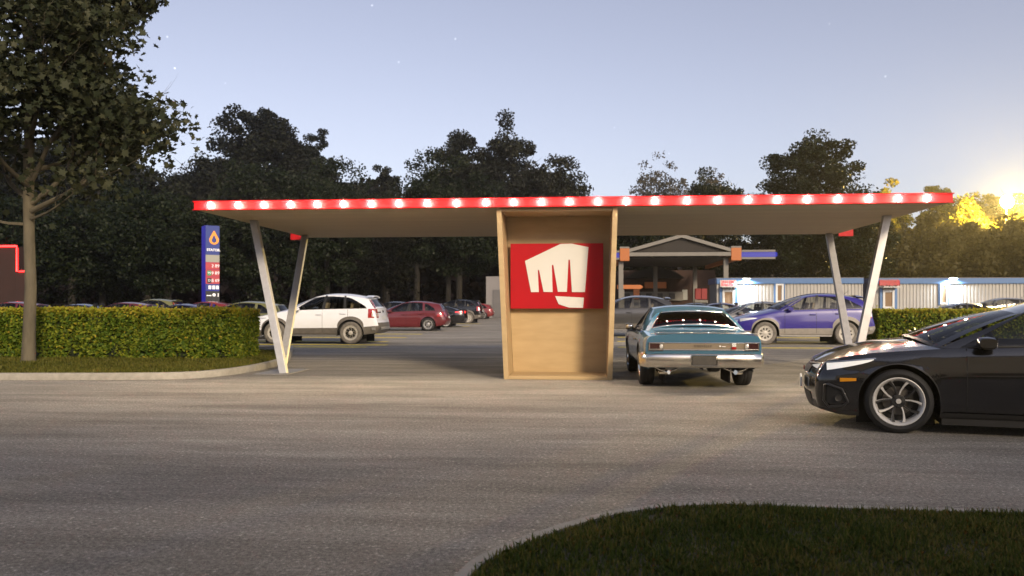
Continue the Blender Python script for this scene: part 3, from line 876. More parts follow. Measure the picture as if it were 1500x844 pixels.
def finish_hatch(root, sh, fx):
    for sg in (1, -1):
        h = MB(); side_patch(h, sh, 1.45, 1.98, lambda t: .70 - .12 * t, lambda t: .74 - .02 * t, 8, 3, .006, 0, (sg,)); h.build('headlight', 'lamp_clear', root, smooth=60)
        t = MB()
        side_patch(t, sh, -2.02, -1.72, lambda t: .70, lambda t: .95 - .12 * t, 6, 4, .008, 0, (sg,)); end_patch(t, sh, False, sg * .48, sg * .69, .72, .94, 4, 4, .008, 0)
        t.build('tail_light', 'lamp_red', root, smooth=60)
    b = MB(); end_patch(b, sh, False, -.24, .24, .62, .72, 3, 2, .012, 0); b.build('number_plate', 'plate', root)
    c = MB(); side_patch(c, sh, -.9, .8, .50, .54, 12, 1, .008, 0); c.build('rubbing_strip', [root['paint']], root)


def finish_sedan(root, sh, fx):
    for sg in (1, -1):
        # swept headlamp running round the corner
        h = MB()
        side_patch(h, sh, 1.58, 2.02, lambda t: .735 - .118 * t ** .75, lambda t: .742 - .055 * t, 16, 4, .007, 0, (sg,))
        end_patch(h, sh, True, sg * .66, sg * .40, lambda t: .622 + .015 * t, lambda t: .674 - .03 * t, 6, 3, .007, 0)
        o = h.build('headlight', 'lamp_white', root, smooth=60)  # faint lens emission stands in for white reflected light
        d = MB(); side_patch(d, sh, 1.56, 2.02, lambda t: .745 - .055 * t ** 1.1, lambda t: .757 - .057 * t ** 1.1, 16, 1, .012, 0, (sg,)); end_patch(d, sh, True, sg * .67, sg * .05, lambda t: .674 - .03 * t, lambda t: .690 - .03 * t, 10, 1, .012, 0); d.build('brow_trim', 'chrome_dull', o, smooth=60)
        m = MB(); side_patch(m, sh, 1.745, 1.90, lambda t: .505 + .022 * (1 - t) * .6, lambda t: .548 - .004 * t, 6, 2, .006, 0, (sg,)); m.build('side_marker', 'lamp_amber', root, smooth=60)
        f = MB()   # intake with a raised rim and the fog lamp in it
        side_patch(f, sh, 1.84, 2.03, lambda t: .27 + .10 * max(0, .3 - t) , lambda t: .44 + .04 * t, 8, 4, .005, 0, (sg,))
        f2 = f.build('bumper_intake', 'black_plastic', root, smooth=40)
        rim = MB(); P4 = [(1.82, .30), (1.86, .26), (2.0, .235), (2.045, .30), (2.04, .47), (2.0, .475), (1.88, .43), (1.82, .30)]
        pts = [sh.side(a, b, .014, sg) for a, b in P4]
        rim.tube(pts, .014, 6); rim.build('intake_rim', 'satin_black', f2, smooth=60)
        fl = MB(); c = sh.side(1.91, .335, .012, sg); fl.lathe([(.036, -.012), (.034, .008), (.024, .004), (.001, .006)] if sg > 0 else [(.036, .012), (.034, -.008), (.024, -.004), (.001, -.006)], 14, 0, c=c); fl.build('fog_lamp', 'dark_alloy', f2, smooth=50)
        t = MB(); side_patch(t, sh, -2.30, -1.88, lambda t: .80 + .03 * t, lambda t: .93 - .04 * t, 8, 3, .008, 0, (sg,)); end_patch(t, sh, False, sg * .40, sg * .70, .80, .93, 6, 3, .008, 0)
        t.build('tail_light', 'lamp_red_lit', root, smooth=60)
    g = MB(); end_patch(g, sh, True, -.42, .42, .56, .64, 14, 2, .010, 0); g.build('grille', 'satin_black', root, smooth=60)
    g = MB(); end_patch(g, sh, True, -.52, .52, .20, .36, 12, 3, .006, 0); g.build('lower_grille', 'black_plastic', root)
    b = MB(); c = sh.end(True, 0, .44, .02); b.box((c.x + .012, 0, .44), (.02, .50, .11), 0); b.build('number_plate', 'plate_white', root, bevel=.004)
    e = MB(); c = sh.end(True, 0, .585, .02); e.box((c.x, 0, .585), (.012, .11, .05), 0); e.build('emblem', 'lamp_red', root, bevel=.01)
    # wipers lying in the cowl
    w = MB()
    for y0, y1, dx in ((.62, .05, .0), (.02, -.52, .03)):
        w.tube([(1.16 + dx - abs(y0) * .25, y0, .925), (1.05 + dx, (y0 + y1) / 2, .985), (1.07 + dx, y1, 1.0)], .011, 6)
        w.tube([(1.05 + dx - .02, y0 - .06, .965), (1.04 + dx - .04, y1 - .02, 1.02)], .009, 6)
    w.build('wiper', 'black_trim', root, smooth=60)
    for sg in (1, -1):
        c = MB(); side_patch(c, sh, -1.0, .95, .185, .225, 16, 1, .012, 0, (sg,)); c.build('sill_trim', 'satin_black', root, smooth=60)
    # chrome-black line under the side windows
    l = MB(); side_patch(l, sh, -1.2, .72, lambda t: .868 + .065 * (1 - t), lambda t: .878 + .067 * (1 - t), 16, 1, .006, 0); l.build('belt_trim', 'satin_black', root, smooth=60)


def finish_muscle(root, sh, fx):
    # rear panel, lamps, bumper
    p = MB(); end_patch(p, sh, False, -.60, .60, .625, .715, 16, 3, .006, 0); tp = p.build('tail_panel', 'tail_panel', root, smooth=50)
    f = MB()
    for z in (.618, .722): f.tube([sh.end(False, y / 10, z, .010) for y in range(-6, 7)], .007, 6)
    f.build('panel_moulding', 'chrome', tp, smooth=60)
    for sg in (1, -1):
        b = MB()
        q = [(sg * .605, .612), (sg * .815, .612), (sg * .815, .728), (sg * .605, .728), (sg * .605, .612)]
        b.tube([sh.end(False, y, z, .014) for y, z in q], .012, 6)
        end_patch(b, sh, False, sg * .60, sg * .82, .612, .728, 5, 3, .007, 0)
        o = b.build('tail_light', 'chrome', root, smooth=60)
        r = MB(); end_patch(r, sh, False, sg * .655, sg * .80, .632, .708, 5, 3, .016, 0); r.build('lamp_lens', 'lens_dark_red', o, smooth=60)
        rv = MB(); c = sh.end(False, sg * .632, .67, .012); rv.lathe([(.030, .01), (.028, -.012), (.012, -.016), (.001, -.017)], 16, 0, c=c, axis='x'); rv.build('reversing_lens', 'lamp_clear', o, smooth=50)
    bm_ = MB()
    # wrap-round chrome bumper
    path = []
    zmid = .44
    for X in (-1.72, -1.82, -1.92, -2.0): path.append(sh.side(X, zmid, .0, 1))
    for y in (.80, .70, .55, .4, .2, 0, -.2, -.4, -.55, -.70, -.80): path.append(sh.end(False, y, zmid, 0))
    for X in (-2.0, -1.92, -1.82, -1.72): path.append(sh.side(X, zmid, .0, -1))
    sec = [(.012, .345), (.055, .352), (.075, .40), (.080, .47), (.070, .53), (.045, .568), (.012, .572)]
    rows = []
    for i, q in enumerate(path):
        d = path[min(i + 1, len(path) - 1)] - path[max(0, i - 1)]
        nrm = Vector((d.y, -d.x, 0)).normalized()
        if nrm.x > .3 or (abs(nrm.x) < .3 and nrm.y * q.y < 0): nrm = -nrm
        rows.append([Vector((q.x + nrm.x * a, q.y + nrm.y * a, z)) for a, z in sec])
    bm_.grid(rows, 0); bu = bm_.build('rear_bumper', 'chrome_bumper', root, smooth=50)
    pl = MB(); c = sh.end(False, 0, .45, .088); pl.box((c.x, 0, .455), (.02, .36, .135), 0); npl = pl.build('number_plate', 'plate_dark', root, bevel=.008)
    fr = MB(); fr.tube([(c.x - .006, y, z) for y, z in ((-.19, .385), (.19, .385), (.19, .53), (-.19, .53), (-.19, .385))], .012, 6); fr.build('plate_frame', 'chrome', npl, smooth=60)
    pb = MB()
    for sg in (1, -1): pb.tube([(-1.62, sg * .62, .27), (-1.95, sg * .60, .255), (-2.08, sg * .50, .27)], .035, 10); pb.tube([(-2.0, sg * .34, .33), (-2.03, sg * .48, .27), (-2.03, sg * .62, .30), (-2.0, sg * .70, .34)], .016, 8)
    pb.build('exhaust_pipe', 'chrome', root, smooth=60)
    # badges
    bx = sh.end(False, 0, .67, 0).x - .014
    def bm2(y, z, x=bx): return face_M((x, y, z), (0, -1, 0), (0, 0, 1))
    text_obj('lettering', 'C H E V E L L E', .040, 'badge_dark', tp, bm2(.02, .675), .003)
    text_obj('badge', 'SS', .066, 'badge_white', tp, bm2(-.44, .692), .004, bold=.003)
    d = MB(); d.box((bx - .003, -.44, .645), (.008, .07, .035), 0); d.build('badge_tab', 'lamp_red', tp, bevel=.006)
    l = MB(); l.box((bx, -.29, .668), (.006, .05, .010), 0); l.box((bx, -.235, .675), (.006, .022, .022), 0); l.build('badge_mark', 'badge_white', tp)
    # side brightwork
    s = MB(); side_patch(s, sh, -1.9, 2.1, .262, .285, 30, 1, .008, 0)
    s.build('sill_moulding', 'chrome', root, smooth=60)
    w = MB(); rows = []
    fr_ = [fx['rpt'](u, .03) + Vector((-.012, 0, .012)) for u in [k / 8 * .86 for k in range(-8, 9)]]
    w.tube(fr_, .010, 6); w.tube([fx['rpt'](.86, s / 8) + Vector((-.008, 0, .012)) for s in range(0, 9)], .010, 6); w.tube([fx['rpt'](-.86, s / 8) + Vector((-.008, 0, .012)) for s in range(0, 9)], .010, 6)
    w.tube([fx['rpt'](u, .95) + Vector((-.012, 0, .01)) for u in [k / 8 * .86 for k in range(-8, 9)]], .010, 6)
    w.build('window_moulding', 'chrome', root, smooth=60)
    e = MB(); e.tube([sh.dfm(-2.2, y / 10, .868 if abs(y) < 8 else .85) + Vector((-.012, 0, .004)) for y in range(-8, 9)], .006, 6); e.build('deck_moulding', 'chrome_dull', root, smooth=60)
    for sg in (1, -1):
        h = MB()
        for y in (.62, .78): h.lathe([(.085, -.02), (.08, .01), (.001, .02)], 18, 0, c=sh.end(True, sg * y, .62, .005), axis='x')
        h.build('headlight', 'lamp_clear', root, smooth=60)
    m_ = MB(); side_patch(m_, sh, -2.17, -2.06, .44, .58, 2, 2, .012, 0, (1,)); m_.build('side_marker', 'lamp_amber_pale', root)


def repaint(root, body, trim=None, seat=None, name=None):
    """give a copy of a car its own colour"""
    old = root['paint']
    def go(o):
        for ch in KIDS_NEW[o.name]:
            if ch.type == 'MESH':
                for s in ch.material_slots:
                    if s.material and s.material.name == old:
                        s.link = 'OBJECT'; s.material = MAT[body]
            go(ch)
    go(root); root['paint'] = body


KIDS_NEW = {}


def car_copy(src):
    def rec(o, parent):
        c = o.copy(); COL.objects.link(c)
        if parent is not None: c.parent = parent
        KIDS_NEW[c.name] = []
        for ch in KIDS.get(o.name, ()): KIDS_NEW[c.name].append(rec(ch, c))
        return c
    return rec(src, None)
def U_at(px, v):
    d = FWD + RGT * ((px - 750) / 1200); return d.x * v / d.y


# ------------------------------------------------------------------ ground
g = MB(); g.add([(-700, -200, -.03), (700, -200, -.03), (700, 900, -.03), (-700, 900, -.03)], [(0, 1, 2, 3)])
tag(g.build('ground', 'dark_earth'), kind='structure')
g = MB(); g.grid([[(-70 + 140 * i / 8, -14 + 100 * j / 8, 0) for i in range(9)] for j in range(9)], 0, flip=True)
tag(g.build('parking_lot', 'asphalt'), kind='structure')
# bay lines
g = MB()
def line(x0, x1, v, w=.50):
    x = x0
    while x < x1 - .05:
        e = min(x1, x + random.uniform(.5, 1.6)); k = random.uniform(.75, 1.)
        g.box(((x + e) / 2, v + random.uniform(-.006, .006), .004), (e - x - (.03 if random.random() < .3 else 0), w * k, .003)); x = e
for D in (24.9, 26.3, 28.7, 32.2, 36, 42, 49, 55.5): line(P(300, D).x - (4 if D > 26 else 0), P({24.9: 538, 26.3: 568, 28.7: 570, 32.2: 597, 36: 620, 42: 640, 49: 690, 55.5: 705}[D], D).x, P(500, D).y)
for D in (24.5, 28.4, 32.0): line(P(905, D).x, P(1262, D).x, P(1100, D).y)
line(P(1275, 25.2).x, P(1290, 25.2).x, P(1280, 25.2).y)
tag(g.build('bay_lines', 'line_yellow'), kind='structure')


def island(name, outline, kerb_w=.13, top='soil', zt=.105, zs=.085):
    """outline counter-clockwise on plan; stone kerb all round, soil within"""
    pts = [Vector((p[0], p[1], 0)) for p in outline]; n = len(pts)
    inn = []; 
    for i in range(n):
        d = (pts[(i + 1) % n] - pts[i - 1]).normalized(); nr = Vector((-d.y, d.x, 0))
        inn.append(pts[i] + nr * kerb_w)
    k = MB(); vs = []
    for lev in range(5):
        for i in range(n):
            a, b = pts[i], inn[i]
            t, z = ((0, -.02), (.06, zt - .022), (.20, zt), (1, zt), (1, zs - .02))[lev]
            q = a.lerp(b, t); vs.append((q.x, q.y, z))
    fs = [(l * n + i, l * n + (i + 1) % n, (l + 1) * n + (i + 1) % n, (l + 1) * n + i) for l in range(4) for i in range(n)]
    k.add(vs, fs); ko = k.build(name + '_kerb', 'kerb_stone', smooth=50); tag(ko, kind='structure')
    s = MB(); s.add([(p.x, p.y, zs) for p in inn], [tuple(range(n))]); so = s.build(name + '_soil', top); tag(so, kind='structure')
    return inn


def inside(poly, X, Y):
    """points in polygon (numpy)"""
    c = np.zeros(len(X), bool); n = len(poly)
    for i in range(n):
        a, b = poly[i], poly[i - 1]
        cond = ((a.y > Y) != (b.y > Y)) & (X < (b.x - a.x) * (Y - a.y) / (b.y - a.y + 1e-12) + a.x)
        c ^= cond
    return c


def smooth_line(pts, n=8):
    """Catmull-Rom through plan points"""
    out = []
    for i in range(len(pts) - 1):
        p0, p1, p2, p3 = pts[max(i - 1, 0)], pts[i], pts[i + 1], pts[min(i + 2, len(pts) - 1)]
        for k in range(n):
            t = k / n
            out.append(.5 * ((2 * p1) + (p2 - p0) * t + (2 * p0 - 5 * p1 + 4 * p2 - p3) * t * t + (3 * p1 - p0 - 3 * p2 + p3) * t ** 3))
    out.append(pts[-1]); return out


def grass(name, poly, dens, h, w, material, lab, z0=.08, keep=None, seed=3, edge=0.):
    rng = np.random.default_rng(seed)
    xs = [p.x for p in poly]; ys = [p.y for p in poly]
    A = (max(xs) - min(xs)) * (max(ys) - min(ys)); n = int(A * dens)
    X = rng.uniform(min(xs), max(xs), n); Y = rng.uniform(min(ys), max(ys), n)
    ok = inside(poly, X, Y)
    if keep is not None: ok &= keep(X, Y)
    X, Y = X[ok], Y[ok]; n = len(X)
    az = rng.uniform(0, 2 * PI, n); tilt = np.abs(rng.normal(0, .42, n)) + .05; hh = h * (.55 + .75 * rng.random(n)); ww = w * (.6 + .8 * rng.random(n))
    tuft = .75 + .5 * (np.sin(X * 7.3 + 1.3 * np.sin(Y * 5.1)) * np.sin(Y * 6.1 + X * 2.2) * .5 + .5); hh *= tuft
    dx, dy = np.cos(az), np.sin(az); px_, py_ = -dy, dx
    base = np.stack([X, Y, np.full(n, z0)], 1); side = np.stack([px_ * ww / 2, py_ * ww / 2, np.zeros(n)], 1)
    mid = base + np.stack([dx * np.sin(tilt) * hh * .5, dy * np.sin(tilt) * hh * .5, np.cos(tilt) * hh * .55], 1)
    t2 = tilt * 1.7
    tip = mid + np.stack([dx * np.sin(t2) * hh * .5, dy * np.sin(t2) * hh * .5, np.cos(t2) * hh * .45], 1)
    V = np.stack([base - side, base + side, mid + side * .8, tip, mid - side * .8], 1).reshape(-1, 3)
    o = polymesh(name, V, 5, material); tag(o, lab, 'grass', kind='stuff'); return o


# near island, bottom right of the photograph
edge = [P(640, 3.45), P(664, 3.68), P(694, 3.92), P(755, 4.22), P(825, 4.54), P(897, 4.81), P(967, 4.96), P(1040, 5.02), P(1150, 4.98), P(1300, 4.90), P(1500, 4.82), P(1900, 4.7)]
edge = smooth_line(edge, 6)
near_out = [P(600, 2.6), P(615, 3.2)] + edge
near_out = near_out[::-1] + [Vector((-.75, 1.2, 0)), Vector((-.7, -1.5, 0)), Vector((7, -1.5, 0))]
inn = island('near_island', near_out, .085, zt=.095, zs=.082)
grass('short_grass', inn, 6500, .042, .0065, 'grass_fg', 'dark green mown grass filling the near kerbed island', keep=lambda X, Y: (Y > 2.6) & (X < 5))

# left island with tree and hedges
edge = [P(-700, 14.1), P(-200, 14.05), P(60, 14.05), P(200, 14.1), P(280, 14.35), P(340, 15.1), P(385, 16.3), P(412, 17.6), P(424, 19.0), P(428, 21.5)]
edge = smooth_line(edge, 6)
left_out = edge + [P(430, 23.4), P(-700, 23.4)]
inn2 = island('left_island', left_out, .16, zt=.115)
grass('lawn_strip', inn2, 1500, .055, .012, 'grass_back', 'sunlit yellowish grass strip between left kerb and hedge', z0=.085, keep=lambda X, Y: (X > -14) & (Y < 20.8), seed=5)
right_out = [P(1287, 25.6), P(2100, 25.6), P(2100, 31.5), P(1287, 31.5)]
inn3 = island('right_island', right_out, .16, zt=.115)


# ------------------------------------------------------------------ hedges
def hedge(x0, x1, y0, y1, z0, z1, n, lab, seed, size=.075):
    rng = np.random.default_rng(seed)
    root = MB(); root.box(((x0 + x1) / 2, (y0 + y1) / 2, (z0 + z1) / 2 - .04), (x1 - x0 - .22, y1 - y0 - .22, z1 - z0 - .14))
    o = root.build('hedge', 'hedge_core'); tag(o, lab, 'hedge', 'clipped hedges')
    L, Wd, H = x1 - x0, y1 - y0, z1 - z0
    areas = np.array([L * H, L * H * .25, Wd * H, Wd * H, L * Wd]); cnt = (areas / areas.sum() * n).astype(int)
    pts = []
    for f, c in enumerate(cnt):
        a, b = rng.random(c), rng.random(c); d = np.abs(rng.normal(0, .075, c))
        if f < 2: q = np.stack([x0 + a * L, (y0 + d if f == 0 else y1 - d), z0 + b * H], 1)
        elif f < 4: q = np.stack([(x0 + d if f == 2 else x1 - d), y0 + a * Wd, z0 + b * H], 1)
        else: q = np.stack([x0 + a * L, y0 + b * Wd, z1 - d], 1)
        pts.append(q)
    pts = np.concatenate(pts)
    # the clipped faces are uneven: push them in and out, thin gaps near the foot
    lump = np.sin(pts[:, 0] * 5.2 + seed) * np.sin(pts[:, 2] * 6.3 + pts[:, 0]) * .035 + np.sin(pts[:, 0] * 13 + pts[:, 2] * 9) * .02
    pts[:, 1] += lump * np.where(pts[:, 1] < (y0 + y1) / 2, 1, -1)
    pts[:, 2] += np.sin(pts[:, 0] * 3.1 + seed) * .02 * (pts[:, 2] - z0) / H + rng.normal(0, .012, len(pts))
    low = pts[:, 2] < z0 + .18
    gap = low & (np.sin(pts[:, 0] * 6.7 + seed * 2) + rng.normal(0, .4, len(pts)) > .55)
    pts = pts[~gap]
    stray = rng.random(len(pts)) < .02; pts[stray, 2] += np.where(pts[stray, 2] > z1 - .1, rng.uniform(0, .09, stray.sum()), 0)
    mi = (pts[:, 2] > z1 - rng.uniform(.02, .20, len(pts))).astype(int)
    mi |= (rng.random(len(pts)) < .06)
    polymesh('foliage', leaves(pts, size, LEAF6, rng, np.array([0, -.35, .35]), cup=.5), 6, ['hedge_leaf', 'hedge_shoot'], mi, parent=o)
    x = max(x0 + .2, -13.)
    while x < min(x1, 17) - .1:
        st = MB(); st.tube([(x, y0 + .25 + .1 * random.random(), z0 - .02), (x + random.uniform(-.1, .1), y0 + .2, z0 + .5)], [.014, .006], 5); x += random.uniform(.14, .34); st.build('stem', 'bark', o)
    return o
hv = P(300, 18.15).y - .1
xs = U_at(203, hv); xe = U_at(351, hv)
hedge(-17.5, xs - .03, hv, hv + 1.1, .10, 1.20, 46000, 'long clipped green hedge behind the maple trunk', 1)
hedge(xs + .03, xe, hv + .02, hv + 1.12, .10, 1.19, 24000, 'shorter clipped hedge ending beside the slanted steel posts', 2)
hvr = P(1300, 27.0).y
hedge(U_at(1287, hvr), U_at(1287, hvr) + 14, hvr, hvr + 1.5, .10, 1.12, 42000, 'clipped hedge behind the glossy black car at right', 3, .095)


# ------------------------------------------------------------------ trees
def limb(mb, p, d, L, r, lev, tips, rng_, spread=.55, up=.12, n=5):
    pts = [Vector(p)]; rad = [r]; dd = Vector(d).normalized()
    for i in range(n):
        dd = (dd + Vector((rng_.uniform(-.16, .16), rng_.uniform(-.16, .16), rng_.uniform(-.08, .16) + up * .3))).normalized()
        pts.append(pts[-1] + dd * L / n); rad.append(r * (1 - .75 * (i + 1) / n))
    mb.tube(pts, rad, 7 if lev == 0 else 5)
    if lev >= 2:
        tips.append(pts[-1]); tips.append(pts[-3]); return
    for k in range(4 if lev == 0 else 3):
        i = rng_.randint(2, n); t = pts[i]
        a = Vector((rng_.uniform(-1, 1), rng_.uniform(-1, 1), rng_.uniform(-.5, .9)))
        nd = (dd * .8 + a * spread * 1.4).normalized()
        limb(mb, t, nd, L * rng_.uniform(.42, .62), rad[i] * .7, lev + 1, tips, rng_, spread, up, 4)
    tips.append(pts[-1])


def maple(loc):
    r_ = random.Random(21); rng = np.random.default_rng(21)
    root = empty('maple_tree', loc); tag(root, 'tall leafy maple rising out of the grass strip before the left hedge', 'tree')
    t = MB(); H = 10.5
    tr = [(0, 0, -.05, .20), (0, 0, .08, .165), (.01, 0, .6, .145), (.045, 0, 1.6, .13), (.01, 0, 2.6, .125), (-.02, .02, 3.6, .125), (.0, .02, 4.8, .115), (.05, 0, 6.2, .10), (.03, 0, 7.6, .085), (0, 0, 9.0, .05), (.05, 0, H, .02)]
    t.tube([q[:3] for q in tr], [q[3] * .86 for q in tr], 14)
    tips = []
    for k in range(20):
        z = 3.15 + 6.6 * (k / 19) ** 1.1; az = k * 2.4 + r_.uniform(-.3, .3)
        L = (2.35 - .7 * max(0, (z - 6.5) / 4)) * r_.uniform(.85, 1.12)
        if k < 3: L *= .9
        limb(t, (.0, 0, z), (math.cos(az), math.sin(az), .38 if z < 5 else .6), L, .055 - .002 * k + .01, 0, tips, r_, .6)
    limb(t, (0, 0, 3.3), (.93, -.1, .40), 2.9, .06, 0, tips, r_, .45)
    limb(t, (0, 0, 3.7), (.7, -.3, .55), 2.6, .06, 0, tips, r_, .5)
    limb(t, (0, 0, 3.0), (.75, -.4, -.05), 1.7, .035, 1, tips, r_, .5)
    limb(t, (0, 0, 2.9), (-.75, -.5, -.05), 1.9, .035, 1, tips, r_, .5)
    t.build('trunk', 'bark', root, smooth=60)
    C = np.array([list(q) for q in tips])
    pts = []
    for c in C:
        m = rng.integers(36, 78); s = rng.uniform(.26, .50)
        d = rng.normal(size=(m, 3)) * np.array([s, s, s * .55]); pts.append(c + d)
    extra = []
    for _ in range(95):       # sprays inside the crown
        z = rng.uniform(4.0, 9.5); R = 2.6 * math.sqrt(rng.random()); a = rng.uniform(0, 2 * PI)
        extra.append(np.array([R * math.cos(a), R * math.sin(a), z]) + rng.normal(size=(60, 3)) * np.array([.38, .38, .2]))
    pts = np.concatenate(pts + extra)
    keep = (np.hypot(pts[:, 0], pts[:, 1]) < 2.55 + .25 * np.sin(pts[:, 2] * 4) + .85 * ((pts[:, 2] < 5.4) & (pts[:, 2] > 3.6) & (pts[:, 0] > 1.5))) & (pts[:, 2] > 2.75) & ~((pts[:, 2] < 4.2) & (rng.random(len(pts)) < .15))
    pts = pts[keep]
    polymesh('crown', leaves(pts, .150, MAPLE, rng, np.array([0, -.2, .55]), var=.35, droop=.5, cup=.25), 12, 'maple_leaf', parent=root)
    return root
maple(P(42, 17.2, .08))


def crown_points(rng, rx, ry, rz, zc, nclump, per, cr, flat=.75, low=-.9, shell=.5):
    out = []
    ph = rng.uniform(0, 6, 6)
    for _ in range(nclump):
        d = rng.normal(size=3); d /= np.linalg.norm(d)
        if d[2] < low: d[2] = low + .1
        th = math.atan2(d[1], d[0])
        lump = 1 + .11 * math.sin(2 * th + ph[0]) + .12 * math.sin(3 * th + ph[1] + 3 * d[2]) + .12 * math.sin(5 * d[2] + ph[2] + th)
        R = (shell + (1 - shell) * rng.random() ** .6) * lump
        c = np.array([d[0] * rx, d[1] * ry, d[2] * rz]) * R + np.array([0, 0, zc])
        s = cr * rng.uniform(.55, 1.25)
        q = rng.normal(size=(per, 3)); q /= np.linalg.norm(q, axis=1)[:, None]
        q *= (rng.random(per) ** .45)[:, None] * s; q[:, 2] *= flat
        out.append(c + q)
    return np.concatenate(out)


def tree(name, loc, lab, seed, H, zc, rx, rz, nclump, per, cr, size, leaf, trunk_r=.25, group=None, low=-.97, shell=.45, flat=.7, limbs=7, bark='bark_dark', ry=None):
    rng = np.random.default_rng(seed); r_ = random.Random(seed)
    root = empty(name, loc); tag(root, lab, 'tree', group)
    t = MB(); top = zc + rz * .55
    t.tube([(0, 0, -.1), (0, 0, .3), (.1, 0, zc * .5), (-.05, .05, zc), (.05, 0, top)], [trunk_r * 1.35, trunk_r, trunk_r * .85, trunk_r * .6, trunk_r * .12], 10)
    tips = []
    for k in range(limbs):
        z = zc * .45 + (top - zc * .45) * (k / limbs); az = k * 2.4 + r_.random()
        limb(t, (0, 0, z), (math.cos(az), math.sin(az), .7), rx * r_.uniform(.6, .95), trunk_r * .42, 1, tips, r_, .55)
    t.build('trunk', bark, root, smooth=60)
    pts = crown_points(rng, rx, ry or rx, rz, zc, nclump, per, cr, flat, low, shell)
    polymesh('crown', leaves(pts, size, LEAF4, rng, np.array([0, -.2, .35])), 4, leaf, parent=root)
    return root


GM = 'broad dark trees behind the car park'
# (px, depth, crown centre height, radius, half height ...)
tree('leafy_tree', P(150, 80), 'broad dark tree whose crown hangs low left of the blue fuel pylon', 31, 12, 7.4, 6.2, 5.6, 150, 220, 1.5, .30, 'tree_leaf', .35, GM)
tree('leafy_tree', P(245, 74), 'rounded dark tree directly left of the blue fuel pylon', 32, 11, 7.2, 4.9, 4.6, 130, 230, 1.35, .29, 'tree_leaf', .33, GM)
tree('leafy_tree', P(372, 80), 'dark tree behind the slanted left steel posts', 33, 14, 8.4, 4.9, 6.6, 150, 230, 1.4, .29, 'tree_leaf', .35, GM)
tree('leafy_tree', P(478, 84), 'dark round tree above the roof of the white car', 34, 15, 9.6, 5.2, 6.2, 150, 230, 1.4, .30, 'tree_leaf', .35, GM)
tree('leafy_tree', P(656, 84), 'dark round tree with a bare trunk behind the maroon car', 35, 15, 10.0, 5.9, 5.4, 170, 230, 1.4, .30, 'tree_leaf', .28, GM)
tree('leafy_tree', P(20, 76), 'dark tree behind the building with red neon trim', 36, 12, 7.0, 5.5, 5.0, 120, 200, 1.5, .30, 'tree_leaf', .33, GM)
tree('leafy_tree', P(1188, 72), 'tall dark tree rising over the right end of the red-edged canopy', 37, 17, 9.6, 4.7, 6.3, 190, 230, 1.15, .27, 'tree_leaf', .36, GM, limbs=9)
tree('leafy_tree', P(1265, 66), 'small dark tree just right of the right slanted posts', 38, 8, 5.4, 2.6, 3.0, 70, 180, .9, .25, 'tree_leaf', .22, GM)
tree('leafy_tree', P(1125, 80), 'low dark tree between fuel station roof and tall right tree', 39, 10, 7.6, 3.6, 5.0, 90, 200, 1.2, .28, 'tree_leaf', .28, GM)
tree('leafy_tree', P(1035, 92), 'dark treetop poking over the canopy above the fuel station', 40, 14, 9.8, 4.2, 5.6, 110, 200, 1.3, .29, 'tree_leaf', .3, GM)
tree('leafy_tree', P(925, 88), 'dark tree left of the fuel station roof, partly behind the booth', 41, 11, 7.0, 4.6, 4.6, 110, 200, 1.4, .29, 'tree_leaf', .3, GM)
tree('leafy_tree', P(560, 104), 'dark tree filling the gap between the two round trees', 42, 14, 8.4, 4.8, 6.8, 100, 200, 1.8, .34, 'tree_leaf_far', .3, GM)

GF = 'big far trees against the evening sky'
def far(px, D, top_py, wpx, lab, seed, leaf='tree_leaf_far', dens=1., zlow=.28, name='far_tree', shell=.35, low=-.9, per=190, crf=.22):
    top = ZH(top_py, D); rx = wpx / 2 / 1200 * D; zb = top * zlow; rz = (top - zb) / 2
    return tree(name, P(px, D), lab, seed, top, zb + rz, rx / 1.18, rz / 1.12, int(230 * dens), per, rx * crf, rx * .035 + .22, leaf, .5, GF, low, shell, .75)
far(392, 122, 146, 165, 'highest far tree with a domed crown left of the canopy middle', 51)
far(305, 118, 226, 150, 'far dark tree stepping down left of the highest domed tree', 52)
far(458, 124, 190, 85, 'far tree forming the right shoulder of the highest domed tree', 53)
far(215, 112, 240, 170, 'low far tree just right of the maple crown', 54)
far(566, 126, 234, 60, 'small far treetop in the dip between the two tall groups', 55)
far(672, 122, 192, 120, 'dense far tree on the left side of the right tall group', 56)
far(736, 122, 180, 125, 'lighter airy far tree topping the right tall group', 57, dens=.7, shell=.4)
far(806, 120, 232, 130, 'far tree sloping down to the right behind the red fascia', 58)
far(105, 116, 185, 150, 'far tree seen through the maple branches', 59, dens=.8)
far(0, 116, 170, 170, 'far tree behind the maple trunk', 60, dens=.8)
far(505, 124, 250, 70, 'low far tree right of the shouldered tree', 61)
far(610, 126, 262, 70, 'lowest far tree in the dip, just above the red fascia', 62)
far(965, 150, 234, 120, 'thin greyish far tree over the canopy right of the booth', 63, 'bare_leaf', 1.3, .3, 'thin_tree', .3, per=34, crf=.17)
far(1045, 150, 246, 100, 'lower thin greyish tree beside the other thin one', 64, 'bare_leaf', 1.2, .3, 'thin_tree', .3, per=34, crf=.17)
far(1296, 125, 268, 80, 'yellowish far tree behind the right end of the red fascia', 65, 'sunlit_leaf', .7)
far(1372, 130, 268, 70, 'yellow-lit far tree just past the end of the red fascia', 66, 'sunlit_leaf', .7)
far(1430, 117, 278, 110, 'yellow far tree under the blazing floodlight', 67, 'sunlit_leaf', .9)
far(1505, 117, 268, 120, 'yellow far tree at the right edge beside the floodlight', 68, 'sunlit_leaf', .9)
far(1350, 96, 322, 170, 'olive brown tree above the second white cabin', 69, 'olive_leaf', 1.1, .1)
far(1460, 94, 325, 170, 'olive brown tree above the right end of the cabins', 70, 'olive_leaf', 1.1, .1)
